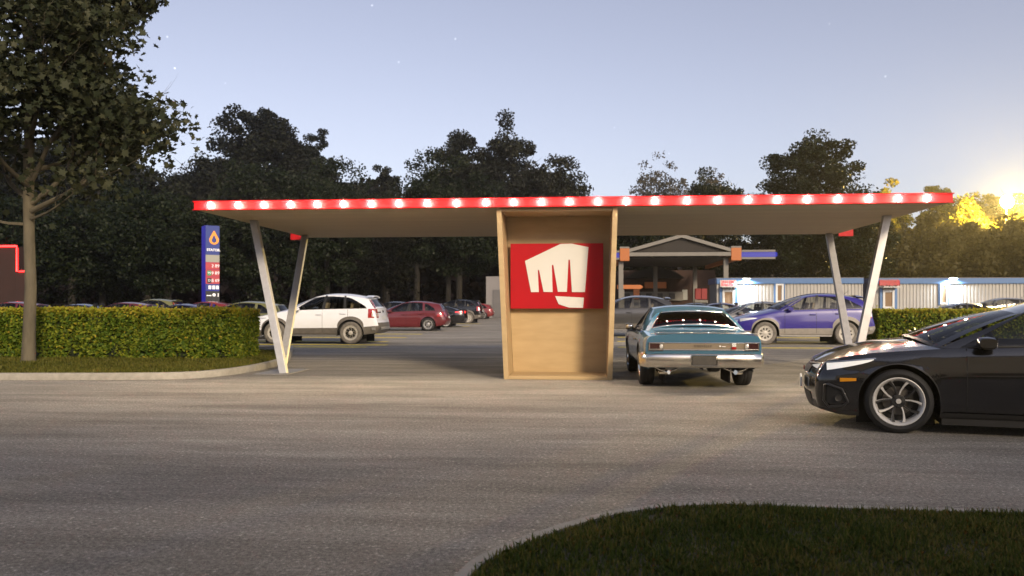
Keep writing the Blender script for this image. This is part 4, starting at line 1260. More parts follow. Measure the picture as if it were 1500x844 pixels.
far(1275, 100, 330, 130, 'olive tree behind the right slanted posts', 71, 'olive_leaf', .9, .1)

# the unbroken wood and the rising ground behind
rng = np.random.default_rng(99)
n = 40000
az = rng.uniform(-.72, .74, n); R = rng.uniform(132, 150, n); u_ = rng.random(n)
hh = 20 + 3.0 * np.sin(az * 9 + 1) + 2 * np.sin(az * 23) + 1.2 * np.sin(az * 61)
hh = hh * (1 - .42 / (1 + np.exp(-(az - .06) * 40)))
pts = np.stack([np.sin(az - TH) * R, np.cos(az - TH) * R, u_ ** .8 * hh], 1)
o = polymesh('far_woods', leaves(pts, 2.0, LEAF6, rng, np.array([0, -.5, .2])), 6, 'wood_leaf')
tag(o, 'unbroken dark wood closing the view behind the trees', 'woods', kind='stuff')
g = MB(); rows = []
for i in range(61):
    a = -1.2 + 2.4 * i / 60; s, c = math.sin(a - TH), math.cos(a - TH)
    h = 15.0 + 1.6 * math.sin(a * 7) if a < .04 else 9.5 + 1.0 * math.sin(a * 9)
    rows.append([(s * r, c * r, z) for r, z in ((140, -.1), (152, h * .55), (170, h), (240, h * 1.05), (420, h * .9))])
g.grid(rows, 0); tag(g.build('hillside', 'dark_earth', smooth=60), kind='structure')
# ------------------------------------------------------------------ drive-in canopy
V0, V1 = 14.05, 20.1; UL, UR = U_at(284, V0), U_at(1394, V0) + .02; ZS = 2.97
can = empty('drive_in_canopy', (0, V0, 0)); tag(can, 'flat drive-in canopy edged in red with a row of lit bulbs', 'canopy')
o_ = Vector((0, V0, 0))
def CB(mb, x0, x1, y0, y1, z0, z1, mi=0): mb.box(((x0 + x1) / 2, (y0 + y1) / 2 - V0, (z0 + z1) / 2), (x1 - x0, y1 - y0, z1 - z0), mi)
r = MB(); CB(r, UL + .06, UR - .06, V0 + .07, V1 - .06, ZS, ZS + .13); r.build('soffit', 'soffit', can, bevel=.006)
r = MB(); CB(r, UL + .08, UR - .08, V0 + .09, V1 - .08, ZS + .133, ZS + .155); r.build('roof_sheet', 'steel_plate', can)
f = MB(); CB(f, UL, UR, V0, V0 + .06, ZS + .012, ZS + .155)
f.build('fascia', 'red_enamel', can, bevel=.003)
f = MB()
CB(f, UL - .012, UR + .012, V0 - .034, V0 - .002, ZS + .148, ZS + .168); CB(f, UL - .012, UR + .012, V0 - .034, V0 - .002, ZS + .000, ZS + .018)
f.build('fascia_edge', 'red_enamel', can, bevel=.003)
for x0, x1, nm in ((UL, UL + .055, 'side_fascia'), (UR - .055, UR, 'side_fascia')):
    f = MB(); CB(f, x0, x1, V0 + .062, V1 - .062, ZS + .02, ZS + .155); f.build(nm, 'red_enamel', can, bevel=.004)
f = MB(); CB(f, UL, UR, V1 - .058, V1, ZS + .02, ZS + .155); f.build('rear_fascia', 'red_enamel', can, bevel=.004)
for a, b in ((UL - .40, UL - .002), (UR + .002, UR + .34)):
    f = MB(); CB(f, a, b, V1 - .058, V1, ZS - .05, ZS + .155); f.build('fascia_end', 'red_enamel', can, bevel=.004)
for px in (307, 347, 385, 424, 463, 502, 543, 583, 625, 668, 711, 752, 793, 834, 876, 918, 960, 1007, 1052, 1097, 1140, 1184, 1229, 1274, 1317, 1360):
    u = U_at(px, V0 - .03)
    b = MB(); b.lathe([(.001, -.048), (.016, -.044), (.026, -.033), (.029, -.020), (.025, -.004), (.017, .006)], 14, 0, c=(u, -.008, ZS + .084))
    bo = b.build('bulb', 'bulb', can, smooth=80)
    s = MB(); s.lathe([(.019, .001), (.019, .007), (.024, .0075)], 12, 0, c=(u, -.010, ZS + .084)); s.build('socket', 'bulb_socket', bo)


def post(p0, p1, w, d, yaw=0.):
    """square steel post between two points, ends cut level"""
    m_ = MB(); q = []
    for p in (p0, p1):
        q.append([Vector((p.x + sx * w / 2, p.y - V0 + sy * d / 2, p.z)) for sx, sy in ((-1, -1), (1, -1), (1, 1), (-1, 1))])
    m_.hexa(q[0], q[1]); return m_.build('post', 'post_paint', can, bevel=.006)
def at(px, D, z): 
    p = P(px, D); p.z = z; return p
post(at(416, 15.35, .012), at(372, 16.3, ZS - .002), .142, .12); post(at(413, 16.2, .012), at(447, 19.75, ZS - .002), .142, .12)
post(at(1251, 15.3, .012), at(1299, 15.4, ZS - .002), .142, .12); post(at(1249, 16.2, .012), at(1214, 19.3, ZS - .002), .142, .12)
for px in (414, 1250):
    c = at(px, 15.75, 0); b = MB(); CB(b, c.x - .32, c.x + .32, c.y - .62, c.y + .62, .0, .014)
    pl = b.build('base_plate', 'steel_plate', can, bevel=.003)
    bo = MB()
    for sx in (-1, 1):
        for sy in (-1, 1): bo.lathe([(.02, .014), (.02, .032), (.001, .034)], 6, 0, c=(c.x + sx * .26, c.y - V0 + sy * .54, 0), axis='z')
    bo.build('bolt', 'steel_plate', pl)

# ------------------------------------------------------------------ plywood booth under it
KV0, KV1 = V0 + .075, V0 + 1.08
kb = empty('plywood_booth', (U_at(817, KV0), KV0, 0)); tag(kb, 'open fronted plywood booth carrying the canopy at its middle', 'booth')
ku = kb.location.x
bl, br = U_at(738, KV0) - ku, U_at(897, KV0) - ku; tl, tr_ = U_at(727, KV0) - ku, U_at(905, KV0) - ku
ZT = ZS - .003; dk = KV1 - KV0; T_ = .085
for b0, t0, s in ((bl, tl, 1), (br, tr_, -1)):
    m_ = MB(); m_.hexa([(b0, 0, .002), (b0 + s * T_, 0, .002), (b0 + s * T_, dk, .002), (b0, dk, .002)], [(t0, 0, ZT), (t0 + s * T_, 0, ZT), (t0 + s * T_, dk, ZT), (t0, dk, ZT)])
    m_.build('side_panel', 'plywood', kb, bevel=.004)
m_ = MB(); m_.hexa([(bl + T_ + .002, dk - .04, .06), (br - T_ - .002, dk - .04, .06), (br - T_ - .002, dk, .06), (bl + T_ + .002, dk, .06)], [(tl + T_ + .002, dk - .04, ZT), (tr_ - T_ - .002, dk - .04, ZT), (tr_ - T_ - .002, dk, ZT), (tl + T_ + .002, dk, ZT)])
m_.build('back_panel', 'plywood', kb)
m_ = MB(); m_.box(((bl + br) / 2, dk / 2, .031), (br - bl - 2 * T_ - .004, dk, .056)); m_.build('floor_panel', 'plywood', kb, bevel=.004)
m_ = MB(); m_.box(((tl + tr_) / 2, dk / 2 - .02, ZT - .03), (tr_ - tl - 2 * T_ - .012, dk - .06, .05)); m_.build('ceiling_panel', 'plywood', kb, bevel=.004)

# the red board with the white fist
SD = 14.83; sgn = empty('logo_sign', (0, 0, 0)); tag(sgn, 'red board with white fist logo hung inside the plywood booth', 'sign')
sv = KV1 - .04 - .16
def S3(zx, zy, h):
    """board coordinates (crop pixels 132-502 by 236-495) to the board's plane, h metres forward"""
    px = 700 + zx / 2.7217; py = 270 + zy / 2.7217
    u = U_at(px, sv); d = FWD + RGT * ((px - 750) / 1200); D = sv / d.y
    return (u, sv - h, ZH(py, D))
sx0, sx1 = S3(130, 0, 0)[0], S3(500, 0, 0)[0]; zt_, zb_ = S3(316, 236, 0)[2], S3(316, 496, 0)[2]
sgn.location = ((sx0 + sx1) / 2, KV1 - .04, zb_); so = Vector(sgn.location)
m_ = MB(); m_.box(((sx0 + sx1) / 2 - so.x, sv + .03 - so.y, (zt_ + zb_) / 2 - so.z), (sx1 - sx0, .06, zt_ - zb_)); m_.build('board', 'sign_red', sgn, bevel=.004)
m_ = MB()
for q in ((sx0 + .25), (sx1 - .25)): m_.box((q - so.x, (sv + .06 + KV1 - .04) / 2 - so.y, (zt_ + zb_) / 2 - so.z), (.06, KV1 - .04 - sv - .06, .7))
m_.build('bracket', 'black_plastic', sgn)
fist = [(188, 306), (330, 238), (375, 237), (441, 251), (427, 430), (375, 430), (367, 301), (361, 301), (355, 429), (319, 429), (301, 322), (295, 322), (298, 430), (262, 429), (244, 342), (239, 342), (243, 430), (212, 430)]
thumb = [(308, 446), (423, 452), (419, 493), (363, 492), (322, 478)]
m_ = MB()
for poly in (fist, thumb):
    vs = [Vector(S3(a, b, .002)) - so for a, b in poly]; v2 = [Vector(S3(a, b, .012)) - so for a, b in poly]
    n_ = len(vs); m_.add(vs + v2, [tuple(range(n_, 2 * n_))] + [(i, (i + 1) % n_, n_ + (i + 1) % n_, n_ + i) for i in range(n_)])
m_.build('emblem', 'sign_white', sgn)

# ------------------------------------------------------------------ fuel price pylon
D = 50.; py0 = P(301, D); pw = 20 / 1200 * D; pz = ZH(330, D)
pyl = empty('price_pylon', py0, math.radians(40)); tag(pyl, 'blue fuel price pylon with an orange drop and price rows', 'sign')
m_ = MB(); m_.box((pw / 2, .46, pz / 2), (pw, .90, pz)); m_.build('column', 'pylon_side', pyl, bevel=.01)
def pyz(py): return ZH(py, D)
def panel(nm, pya, pyb, mt, x0=0., x1=1., dep=.03, par=None):
    q = MB(); q.box((pw * (x0 + x1) / 2, -dep / 2 + .008, (pyz(pya) + pyz(pyb)) / 2), (pw * (x1 - x0) - .006, dep, pyz(pya) - pyz(pyb) - .012)); return q.build(nm, mt, par or pyl)
panel('head_panel', 330, 373, 'pylon_blue'); panel('blank_panel', 373, 384, 'pylon_white')
pr = [panel('price_row', 384, 394.5, 'pylon_red'), panel('price_row', 394.5, 405.5, 'pylon_red'), panel('price_row', 405.5, 416, 'pylon_red')]
panel('info_row', 416, 425.5, 'pylon_blue'); panel('service_row', 426, 444, 'pylon_black'); panel('foot_panel', 444.5, 474, 'pylon_side')
def lf(x, py): return face_M((pw * x, -.032, pyz(py)), (1, 0, 0), (0, 0, 1))
text_obj('lettering', 'STATOIL', .205, 'pylon_letter', pyl, lf(.56, 366), .006, bold=.006)
dr = MB()
outer = []; inner = []
for k in range(25):
    t = 2 * PI * k / 24; R = .25
    x = .29 * math.sin(t); z = .29 * math.cos(t)
    if math.cos(t) > 0: z = .29 * math.cos(t) + .27 * math.cos(t) ** 3; x *= 1 - .45 * math.cos(t) ** 2
    outer.append((x, z)); inner.append((x * .48, z * .55 - .02))
cx, cz = pw * .60, pyz(351)
dr.grid([[(cx + a[0], -.030, cz + a[1]) for a in outer], [(cx + a[0], -.042, cz + a[1]) for a in outer], [(cx + a[0], -.042, cz + a[1]) for a in inner], [(cx + a[0], -.030, cz + a[1]) for a in inner]], 0)
dr.build('drop_emblem', 'pylon_orange', pyl, smooth=40)
for i, (py, sgn_, bd) in enumerate(((389.5, '2 89', None), (400, '9 89', 'pylon_green'), (411, '8 69', 'pylon_black'))):
    text_obj('price', sgn_, .27, 'pylon_letter', pr[i], lf(.70, py), .004)
    if bd:
        q = MB(); q.box((pw * .26, -.028, pyz(py)), (.24, .02, .30)); b_ = q.build('badge', bd, pr[i])
        text_obj('lettering', '95' if i == 1 else 'D', .2, 'pylon_letter', b_, face_M((pw * .26, -.042, pyz(py)), (1, 0, 0), (0, 0, 1)), .003)
for x in (.30, .58, .84):
    q = MB(); q.box((pw * x, -.028, pyz(421)), (pw * .20, .02, .22)); q.build('pictogram', 'pylon_letter', pyl)
q = MB(); q.box((pw * .24, -.028, pyz(433)), (pw * .34, .02, .06)); q.build('small_lettering', 'pylon_letter', pyl)
q = MB(); q.lathe([(.10, -.02), (.001, -.024)], 12, 0, c=(pw * .60, -.02, pyz(432))); q.box((pw * .9, -.028, pyz(432)), (.05, .02, .22)); q.build('pictogram', 'pylon_letter', pyl)

# ------------------------------------------------------------------ building with red neon outline
D = 60.; nb = empty('neon_building', P(0, D)); tag(nb, 'dark red building outlined with a stepped red neon tube', 'building')
k_ = D / 1200; z1, z2 = ZH(361, D), ZH(398, D); x1, x2 = 23 * k_, 38 * k_
m_ = MB(); m_.box(((x1 - 9) / 2, .75, z1 / 2), (x1 + 9, 1.1, z1)); m_.build('wall', 'neon_wall', nb)
m_ = MB(); m_.box(((x1 + x2) / 2 + .002, .75, z2 / 2), (x2 - x1, 1.1, z2)); m_.build('lower_wall', 'neon_wall', nb)
m_ = MB(); pts = [(-9, z1 + .02), (x1 + .05, z1 + .02), (x1 + .05, z2 + .02), (x2 + .03, z2 + .02)]
m_.tube([(a, .14, b) for a, b in pts], .055, 8); m_.build('neon_tube', 'neon', nb, smooth=60)
m_ = MB()
for a, b in zip(pts[:-1], pts[1:]):
    L_ = Vector((b[0] - a[0], 0, b[1] - a[1])); c = ((a[0] + b[0]) / 2, .215, (a[1] + b[1]) / 2)
    m_.box(c, (abs(L_.x) + .2, .04, abs(L_.z) + .2))
m_.build('neon_tray', 'neon_trim', nb)

# ------------------------------------------------------------------ white cabins
def cabin(pxl, pxr, D, lab, door, win, lamp, sign, seed):
    p0, p1 = P(pxl, D), P(pxr, D - .0); W_ = p1.x - p0.x; zt = ZH(408, D); k_ = D / 1200
    r_ = empty('site_cabin', (p0.x, p0.y, 0)); tag(r_, lab, 'cabin', 'white ribbed cabins with blue eaves')
    m_ = MB(); xs = []; x = 0.; pitch = .20; pts = []
    while x < W_ - pitch:
        pts += [(x, 0), (x + pitch * .30, 0), (x + pitch * .36, .035), (x + pitch * .86, .035), (x + pitch * .92, 0)]; x += pitch
    pts.append((W_, 0))
    m_.grid([[(a, b, .02) for a, b in pts], [(a, b, zt - .34) for a, b in pts]], 0, flip=True)
    m_.build('front_wall', 'cabin_wall', r_)
    m_ = MB(); m_.box((W_ / 2, 1.45, zt / 2 - .02), (W_ - .01, 2.8, zt - .06)); m_.build('wall', 'cabin_grey', r_)
    m_ = MB(); m_.box((W_ / 2, -.035, zt - .165), (W_ + .04, .09, .33)); m_.build('eaves_board', 'cabin_blue', r_, bevel=.01)
    m_ = MB(); m_.box((-.05, 1.45, zt - .165), (.07, 2.86, .33)); m_.build('end_eaves_board', 'cabin_blue_dark', r_)
    m_ = MB(); m_.box((W_ / 2, 1.45, zt + .02), (W_ + .1, 3.0, .05)); m_.build('roof', 'cabin_grey', r_)
    def lx(px): return U_at(px, p0.y) - p0.x
    a, b, t, brown = door
    xa, xb = lx(a), lx(b); zd = ZH(t, D)
    m_ = MB()
    for q0, q1, r0, r1 in ((xa, xa + .13, .05, zd), (xb - .13, xb, .05, zd), (xa + .13, xb - .13, zd - .14, zd), (xa + .13, xb - .13, 1.05, 1.17), (xa + .13, xb - .13, .05, .25)):
        m_.box(((q0 + q1) / 2, -.06, (r0 + r1) / 2), (q1 - q0, .10, r1 - r0))
    dr = m_.build('door', 'cabin_white', r_, bevel=.006)
    m_ = MB(); m_.box(((xa + xb) / 2, -.045, (.25 + zd - .14) / 2), (xb - xa - .27, .05, zd - .40)); m_.build('door_panel', brown, dr)
    m_ = MB(); m_.box((xb - .2, -.13, 1.0), (.12, .03, .03)); m_.build('handle', 'chrome_dull', dr)
    m_ = MB()
    for q in (xa - .09, xb + .09): m_.box((q, -.04, (zd + .1) / 2 + .02), (.16, .07, zd + .06))
    m_.build('door_surround', 'cabin_blue', r_)
    m_ = MB(); m_.box(((xa + xb) / 2, -.33, zd + .17), (xb - xa + .30, .62, .06)); m_.build('door_hood', 'cabin_white', r_, bevel=.01)
    for (a, b, t, bt) in win:
        xa_, xb_ = lx(a), lx(b); za, zb__ = ZH(t, D), ZH(bt, D); fw = (xb_ - xa_) * .24
        m_ = MB()
        for q0, q1, r0, r1 in ((xa_, xa_ + fw, zb__, za), (xb_ - fw, xb_, zb__, za), (xa_ + fw, xb_ - fw, za - .1, za), (xa_ + fw, xb_ - fw, zb__, zb__ + .1)):
            m_.box(((q0 + q1) / 2, -.05, (r0 + r1) / 2), (q1 - q0, .08, r1 - r0))
        wn = m_.build('window', 'cabin_white', r_, bevel=.006)
        m_ = MB(); m_.box(((xa_ + xb_) / 2, -.035, (za + zb__) / 2), (xb_ - xa_ - 2 * fw - .004, .03, za - zb__ - .204)); m_.build('blind', 'door_brown', wn)
        m_ = MB()
        for q in (xa_ - .045, xb_ + .045): m_.box((q, -.03, (za + zb__) / 2), (.08, .06, za - zb__ + .12))
        m_.box(((xa_ + xb_) / 2, -.03, za + .045), (xb_ - xa_ - .004, .06, .08)); m_.build('window_trim', 'cabin_blue', wn)
    if lamp:
        x = lx(lamp); m_ = MB(); m_.box((x, -.30, zt - .005), (.50, .10, .035)); lo = m_.build('wall_lamp', 'steel_plate', r_, bevel=.01)
        m_ = MB(); m_.tube([(x, -.26, zt - .005), (x, -.085, zt - .05)], .02, 6); m_.build('lamp_arm', 'steel_plate', lo)
        m_ = MB(); m_.box((x, -.30, zt - .029), (.44, .07, .01)); m_.build('lamp_glass', 'lamp_glow', lo)
        L = bpy.data.lights.new('cabin_light', 'AREA'); L.shape = 'RECTANGLE'; L.size = .44; L.size_y = .09; L.energy = LAMP_W; L.color = (.86, .93, 1); L.spread = math.radians(165)
        q = bpy.data.objects.new('cabin_light', L); COL.objects.link(q); q.parent = lo; q.location = (x, -.30, zt - .038); q.rotation_euler = (math.radians(-12), 0, 0)
    sa, sb, st, sb2, txt = sign
    m_ = MB(); xa_, xb_ = lx(sa), lx(sb); zc_ = (ZH(st, D) + ZH(sb2, D)) / 2
    m_.box(((xa_ + xb_) / 2, -.098, zc_), (xb_ - xa_, .03, ZH(st, D) - ZH(sb2, D))); sg_ = m_.build('sign_board', 'cabin_white' if lamp and seed == 1 else 'sign_red', r_)
    for i, w in enumerate(txt):
        o = text_obj('lettering', w, .25, 'sign_lettering_red' if seed == 1 else 'lamp_red', sg_, face_M(((xa_ + xb_) / 2, -.116, zc_ + .10 - .20 * i), (1, 0, 0), (0, 0, 1)), .004, bold=.008)
        wd = max(v.co.x for v in o.data.vertices) - min(v.co.x for v in o.data.vertices); f_ = (xb_ - xa_ - .1) / wd
        for v in o.data.vertices: v.co.x = (xa_ + xb_) / 2 + (v.co.x - (xa_ + xb_) / 2) * f_
    return r_
LAMP_W = 260.
cabin(1050, 1258, 50., 'lit white ribbed cabin with blue eaves behind the blue car', (1058, 1076, 424.5, 'door_brown'), [(1136, 1147.5, 416, 443)], 1092, (1054.5, 1078, 410.5, 421.5, ('DINNHEIMO', 'FREMHEIMO')), 1)
cabin(1279, 1640, 50., 'white ribbed cabin with a tall narrow window behind the right hedge', (1292.5, 1309.5, 425, 'door_brown'), [(1376.5, 1387.5, 416, 446)], 1393, (1287, 1317, 411, 418, ('DINNHEIMO', 'FREMHEIMO')), 2)
m_ = MB(); a, b = P(1260, 51.2), P(1277, 51.2); gz = ZH(409, 51.2); m_.box(((a.x + b.x) / 2, a.y + .8, gz / 2), (b.x - a.x, 1.5, gz)); 
m_.box(((a.x + b.x) / 2, a.y + .02, gz - .4), (b.x - a.x - .1, .1, .7)); o = m_.build('link_hut', 'cabin_blue_dark', bevel=.02); tag(o, 'narrow dark blue link hut joining the two white cabins', 'hut')

# ------------------------------------------------------------------ fuel station
D = 62.; k_ = D / 1200
gs = empty('station_canopy', P(997, D)); tag(gs, 'fuel station canopy with a white gable and orange corner blocks', 'canopy'); go = Vector(gs.location)
def GX(px, dv=0.): return U_at(px, go.y + dv) - go.x
def GZ(py): return ZH(py, D)
DEP = 15.
for a, b in ((908, 922), (1071, 1086)):
    m_ = MB(); m_.box(((GX(a) + GX(b)) / 2, .35, (GZ(363.5) + GZ(382)) / 2), (GX(b) - GX(a), .8, GZ(363.5) - GZ(382))); m_.build('corner_block', 'orange', gs, bevel=.02)
m_ = MB(); m_.box(((GX(908) + GX(922)) / 2, .35, GZ(362.2)), (GX(922) - GX(908), .8, .12)); m_.box(((GX(1071) + GX(1086)) / 2, .35, GZ(362.2)), (GX(1086) - GX(1071), .8, .12)); m_.build('block_cap', 'station_white', gs)
xl, xr_, xm = GX(922), GX(1071), GX(999)
m_ = MB(); m_.box(((xl + xr_) / 2, .12, (GZ(369.5) + GZ(375)) / 2), (xr_ - xl - .004, .22, GZ(369.5) - GZ(375))); m_.build('tie_beam', 'station_white', gs)
m_ = MB(); zb0, za0 = GZ(366), GZ(344)
for x in (xl, xr_):
    m_.hexa([(x, 0, zb0 - .16), (x, .35, zb0 - .16), (x, .35, zb0 + .10), (x, 0, zb0 + .10)], [(xm, 0, za0 - .20), (xm, .35, za0 - .20), (xm, .35, za0 + .06), (xm, 0, za0 + .06)])
m_.build('gable_rake', 'station_white', gs)
m_ = MB(); m_.prism([(xl + .3, zb0 - .13), (xr_ - .3, zb0 - .13), (xm, za0 - .22)], lambda a, b, h: (a, h, b), .30, .36); m_.build('gable_panel', 'station_dark', gs)
m_ = MB()
for x, s in ((xl, -1), (xr_, 1)):
    m_.hexa([(x, .37, zb0 - .1), (xm, .37, za0 - .15), (xm, .37, za0 + .04), (x, .37, zb0 + .08)], [(x, DEP, zb0 - .1), (xm, DEP, za0 - .15), (xm, DEP, za0 + .04), (x, DEP, zb0 + .08)])
m_.build('roof', 'station_dark', gs)
m_ = MB(); m_.box(((xl + xr_) / 2, DEP / 2 + .3, GZ(376.5)), (xr_ - xl, DEP - .2, .10)); m_.build('underside', 'station_dark', gs)
for x in (GX(908) + .08, GX(1086) - .2):
    m_ = MB(); m_.box((x, DEP / 2 + .8, (GZ(367) + GZ(381)) / 2), (.28, DEP - .2, GZ(367) - GZ(381))); m_.build('side_beam', 'orange', gs)
for a, b, tipx in ((1086.5, 1136, 1139.8), (800, 907.5, None)):
    m_ = MB(); m_.box(((GX(a) + GX(b)) / 2, .3, (GZ(369.7) + GZ(377)) / 2), (GX(b) - GX(a), .5, GZ(369.7) - GZ(377)))
    if tipx: m_.hexa([(GX(b), .05, GZ(369.7)), (GX(b), .55, GZ(369.7)), (GX(b), .55, GZ(377)), (GX(b), .05, GZ(377))], [(GX(tipx), .25, GZ(370.5)), (GX(tipx), .35, GZ(370.5)), (GX(tipx), .35, GZ(376)), (GX(tipx), .25, GZ(376))])
    w_ = m_.build('wing', 'station_blue', gs)
    m_ = MB()
    for z in (GZ(368), GZ(378.6)): m_.box(((GX(a) + GX(b)) / 2, .3, z), (GX(b) - GX(a), .6, .14))
    m_.build('wing_trim', 'station_white', w_)
for px, dv in ((909.5, .6), (1063, .8), (1018, DEP - .6), (960, DEP - .6)):
    x = GX(px, dv); m_ = MB(); m_.box((x, dv, (GZ(376)) / 2 + .03), (.36, .36, GZ(377) + .0)); m_.build('column', 'station_white', gs, bevel=.01)
# shop behind the pumps
D2 = 80.; sp_ = empty('station_shop', P(985, D2)); tag(sp_, 'dark fuel station shop with brick front under the gabled canopy', 'shop'); so2 = Vector(sp_.location)
def SX(px): return U_at(px, so2.y) - so2.x
def SZ(py): return ZH(py, D2)
m_ = MB(); m_.box(((SX(905) + SX(1048)) / 2, 4., SZ(396) / 2), (SX(1048) - SX(905), 8, SZ(396))); m_.build('wall', 'station_brick', sp_)
m_ = MB(); m_.prism([(SX(915), SZ(408)), (SX(1000), SZ(408)), (SX(985), SZ(398)), (SX(958), SZ(392)), (SX(930), SZ(398))], lambda a, b, h: (a, h, b), -1.6, -.05); m_.build('awning', 'station_dark', sp_)
m_ = MB(); m_.box(((SX(912) + SX(1000)) / 2, -.2, SZ(434)), (SX(1000) - SX(912), .3, SZ(428) - SZ(441))); m_.build('shop_front', 'station_white', sp_)
for px in (918, 934, 950, 966, 984):
    m_ = MB(); m_.box((SX(px), -.37, SZ(434)), (.55, .04, .55)); m_.build('window', 'black_trim', sp_)
m_ = MB(); m_.box((SX(1003), -.06, SZ(432)), (.5, .1, 1.0)); m_.build('window', 'pylon_white', sp_)
m_ = MB(); m_.box(((SX(942) + SX(973)) / 2, -1.9, (SZ(414) + SZ(423)) / 2), (SX(973) - SX(942), .5, SZ(414) - SZ(423))); m_.build('sign_box', 'orange', sp_, bevel=.03)
m_ = MB(); x0, x1 = U_at(1021, go.y + 9) - 0, U_at(1031, go.y + 9)
# pumps
for px, dv in ((1022, 9.), (1031, 9.6), (932, 7.)):
    Dp = D + dv; c = P(px, Dp); r_ = empty('fuel_pump', c); tag(r_, {1022: 'red and white fuel pump left of its twin under the canopy', 1031: 'red and white fuel pump nearest the lit white cabin', 932: 'fuel pump under the orange arm near the left station column'}[px], 'fuel pump', 'fuel pumps')
    m_ = MB(); m_.box((0, 0, .85), (.62, .5, 1.66)); m_.build('cabinet', 'station_white', r_, bevel=.04)
    m_ = MB(); m_.box((0, 0, 2.2), (.50, .50, .95)); m_.build('head', 'pump_red' if px != 932 else 'orange', r_, bevel=.04)
    m_ = MB(); m_.tube([(.33, -.1, 1.5), (.5, -.15, 1.0), (.45, -.15, .4), (.36, -.1, .9)], .025, 6); m_.build('hose', 'black_plastic', r_)
    m_ = MB(); m_.box((0, -.27, 1.35), (.4, .03, .25)); m_.build('display', 'black_trim', r_)
Dp = 63.; c = P(923, Dp); r_ = empty('orange_bar_sign', (c.x, c.y, 0)); tag(r_, 'orange pointed bar sign on a post beside the left station column', 'sign')
hw = 19 / 1200 * Dp; z0, z1 = ZH(423.5, Dp), ZH(417.5, Dp)
m_ = MB(); m_.prism([(-hw, z0), (hw * .8, z0), (hw, (z0 + z1) / 2), (hw * .8, z1), (-hw, z1)], lambda a, b, h: (a, h, b), -.15, .15); m_.build('bar', 'orange', r_, bevel=.02)
m_ = MB(); m_.tube([(-hw * .5, .0, 0), (-hw * .5, .0, z0 - .002)], .06, 8); m_.build('leg', 'station_white', r_)
# pale store at the far end of the car park
D = 79.; a, b = P(712, D), P(800, D); zt = ZH(405, D); st = empty('pale_store', a); tag(st, 'pale windowless store at the far end of the car park', 'building')
m_ = MB(); m_.box(((b.x - a.x) / 2, 3, zt / 2), (b.x - a.x, 6, zt)); m_.build('wall', 'white_wall', st)
m_ = MB(); dx = U_at(729, a.y) - a.x; m_.box((dx, -.04, ZH(425, D) / 2 + .02), (.9, .08, ZH(425, D))); m_.build('door', 'cabin_grey', st)
# ------------------------------------------------------------------ unseen building added behind the viewpoint to shade the near ground
rs = empty('restaurant', (1.0, -7.0, 0)); tag(rs, 'flat roofed restaurant standing behind the camera, outside the picture', 'building')
m_ = MB(); m_.box((0, -4, 4.1), (30, 8, 8.2)); m_.build('wall', 'clay_wall', rs)
m_ = MB(); m_.box((0, -4, 8.35), (31, 9, .28)); m_.build('roof', 'station_dark', rs)
for x in (-11, -7, -3, 3, 7, 11):
    m_ = MB(); m_.box((x, .02, 1.7), (2.8, .08, 2.2)); w_ = m_.build('window', 'black_trim', rs)
m_ = MB(); m_.box((0, .03, 1.1), (1.6, .1, 2.2)); m_.build('door', 'door_brown', rs)
# ------------------------------------------------------------------ warm lamp added among the far trees in place of the low sun
Df = 111.; fz = ZH(296, Df); c = P(1474, Df); fl = empty('floodlight_mast', c); tag(fl, 'blazing warm floodlight on a mast above the trees at right', 'floodlight')
m_ = MB(); m_.tube([(0, 0, 0), (0, 0, fz * .5), (0, 0, fz + .2)], [.16, .12, .08], 10); m_.build('mast', 'mast', fl, smooth=60)
m_ = MB(); m_.lathe([(.001, .05), (.6, .03), (.95, -.12), (.95, -.22), (.86, -.235), (.001, -.236)], 24, 0, c=(0, 0, fz)); lo = m_.build('lamp_housing', 'mast', fl, bevel=.05)
m_ = MB(); m_.lathe([(.85, -.24), (.78, -.32), (.45, -.42), (.001, -.46)], 24, 0, c=(0, 0, fz)); m_.build('lamp_glass', 'flood', lo, smooth=60)
L = bpy.data.lights.new('floodlight', 'POINT'); L.energy = 85000; L.color = (1, .70, .20); L.shadow_soft_size = .6
q = bpy.data.objects.new('floodlight', L); COL.objects.link(q); q.parent = lo; q.location = (0, -2.2, fz)
# ------------------------------------------------------------------ the cars
def start(sp, name, lab, body, trim, fin, group=None):
    r, sh, fx = make_car(name, sp, (body, trim)); r['paint'] = body; tag(r, lab, 'car', group); fin(r, sh, fx); return r
GC = 'parked cars'
suv = start(SUV, 'suv', 'white SUV with grey lower cladding parked behind the left steel posts', 'paint_white', 'cladding', finish_suv, GC)
hat = start(HATCH, 'hatchback', 'dark maroon hatchback parked next beyond the white car', 'paint_maroon', 'paint_maroon', finish_hatch, GC)
sed = start(SEDAN, 'sedan', 'glossy black sedan with bright twin-spoke wheels at the right edge', 'paint_gloss_black', 'satin_black', finish_sedan)
mus = start(MUSCLE, 'muscle_car', 'teal vintage coupe with a chrome rear bumper standing right of the booth', 'paint_teal', 'paint_teal', finish_muscle)
index_kids()
def put(o, px, D, heading=PI, jig=0., s=1.):
    p = P(px, D); o.location = (p.x, p.y, 0); o.rotation_euler.z = heading + jig; o.scale = (s, s, s)
def near(px, D, w=.83):            # D is the depth of the near side; returns centre
    return px, D
def put_side(o, px, D, w=.85, jig=0., heading=PI, s=1.):
    p = P(px, D); o.location = (p.x, p.y + w, 0); o.rotation_euler.z = heading + jig; o.scale = (s, s, s)
put_side(suv, 458, 26.9); put_side(hat, 589, 40)
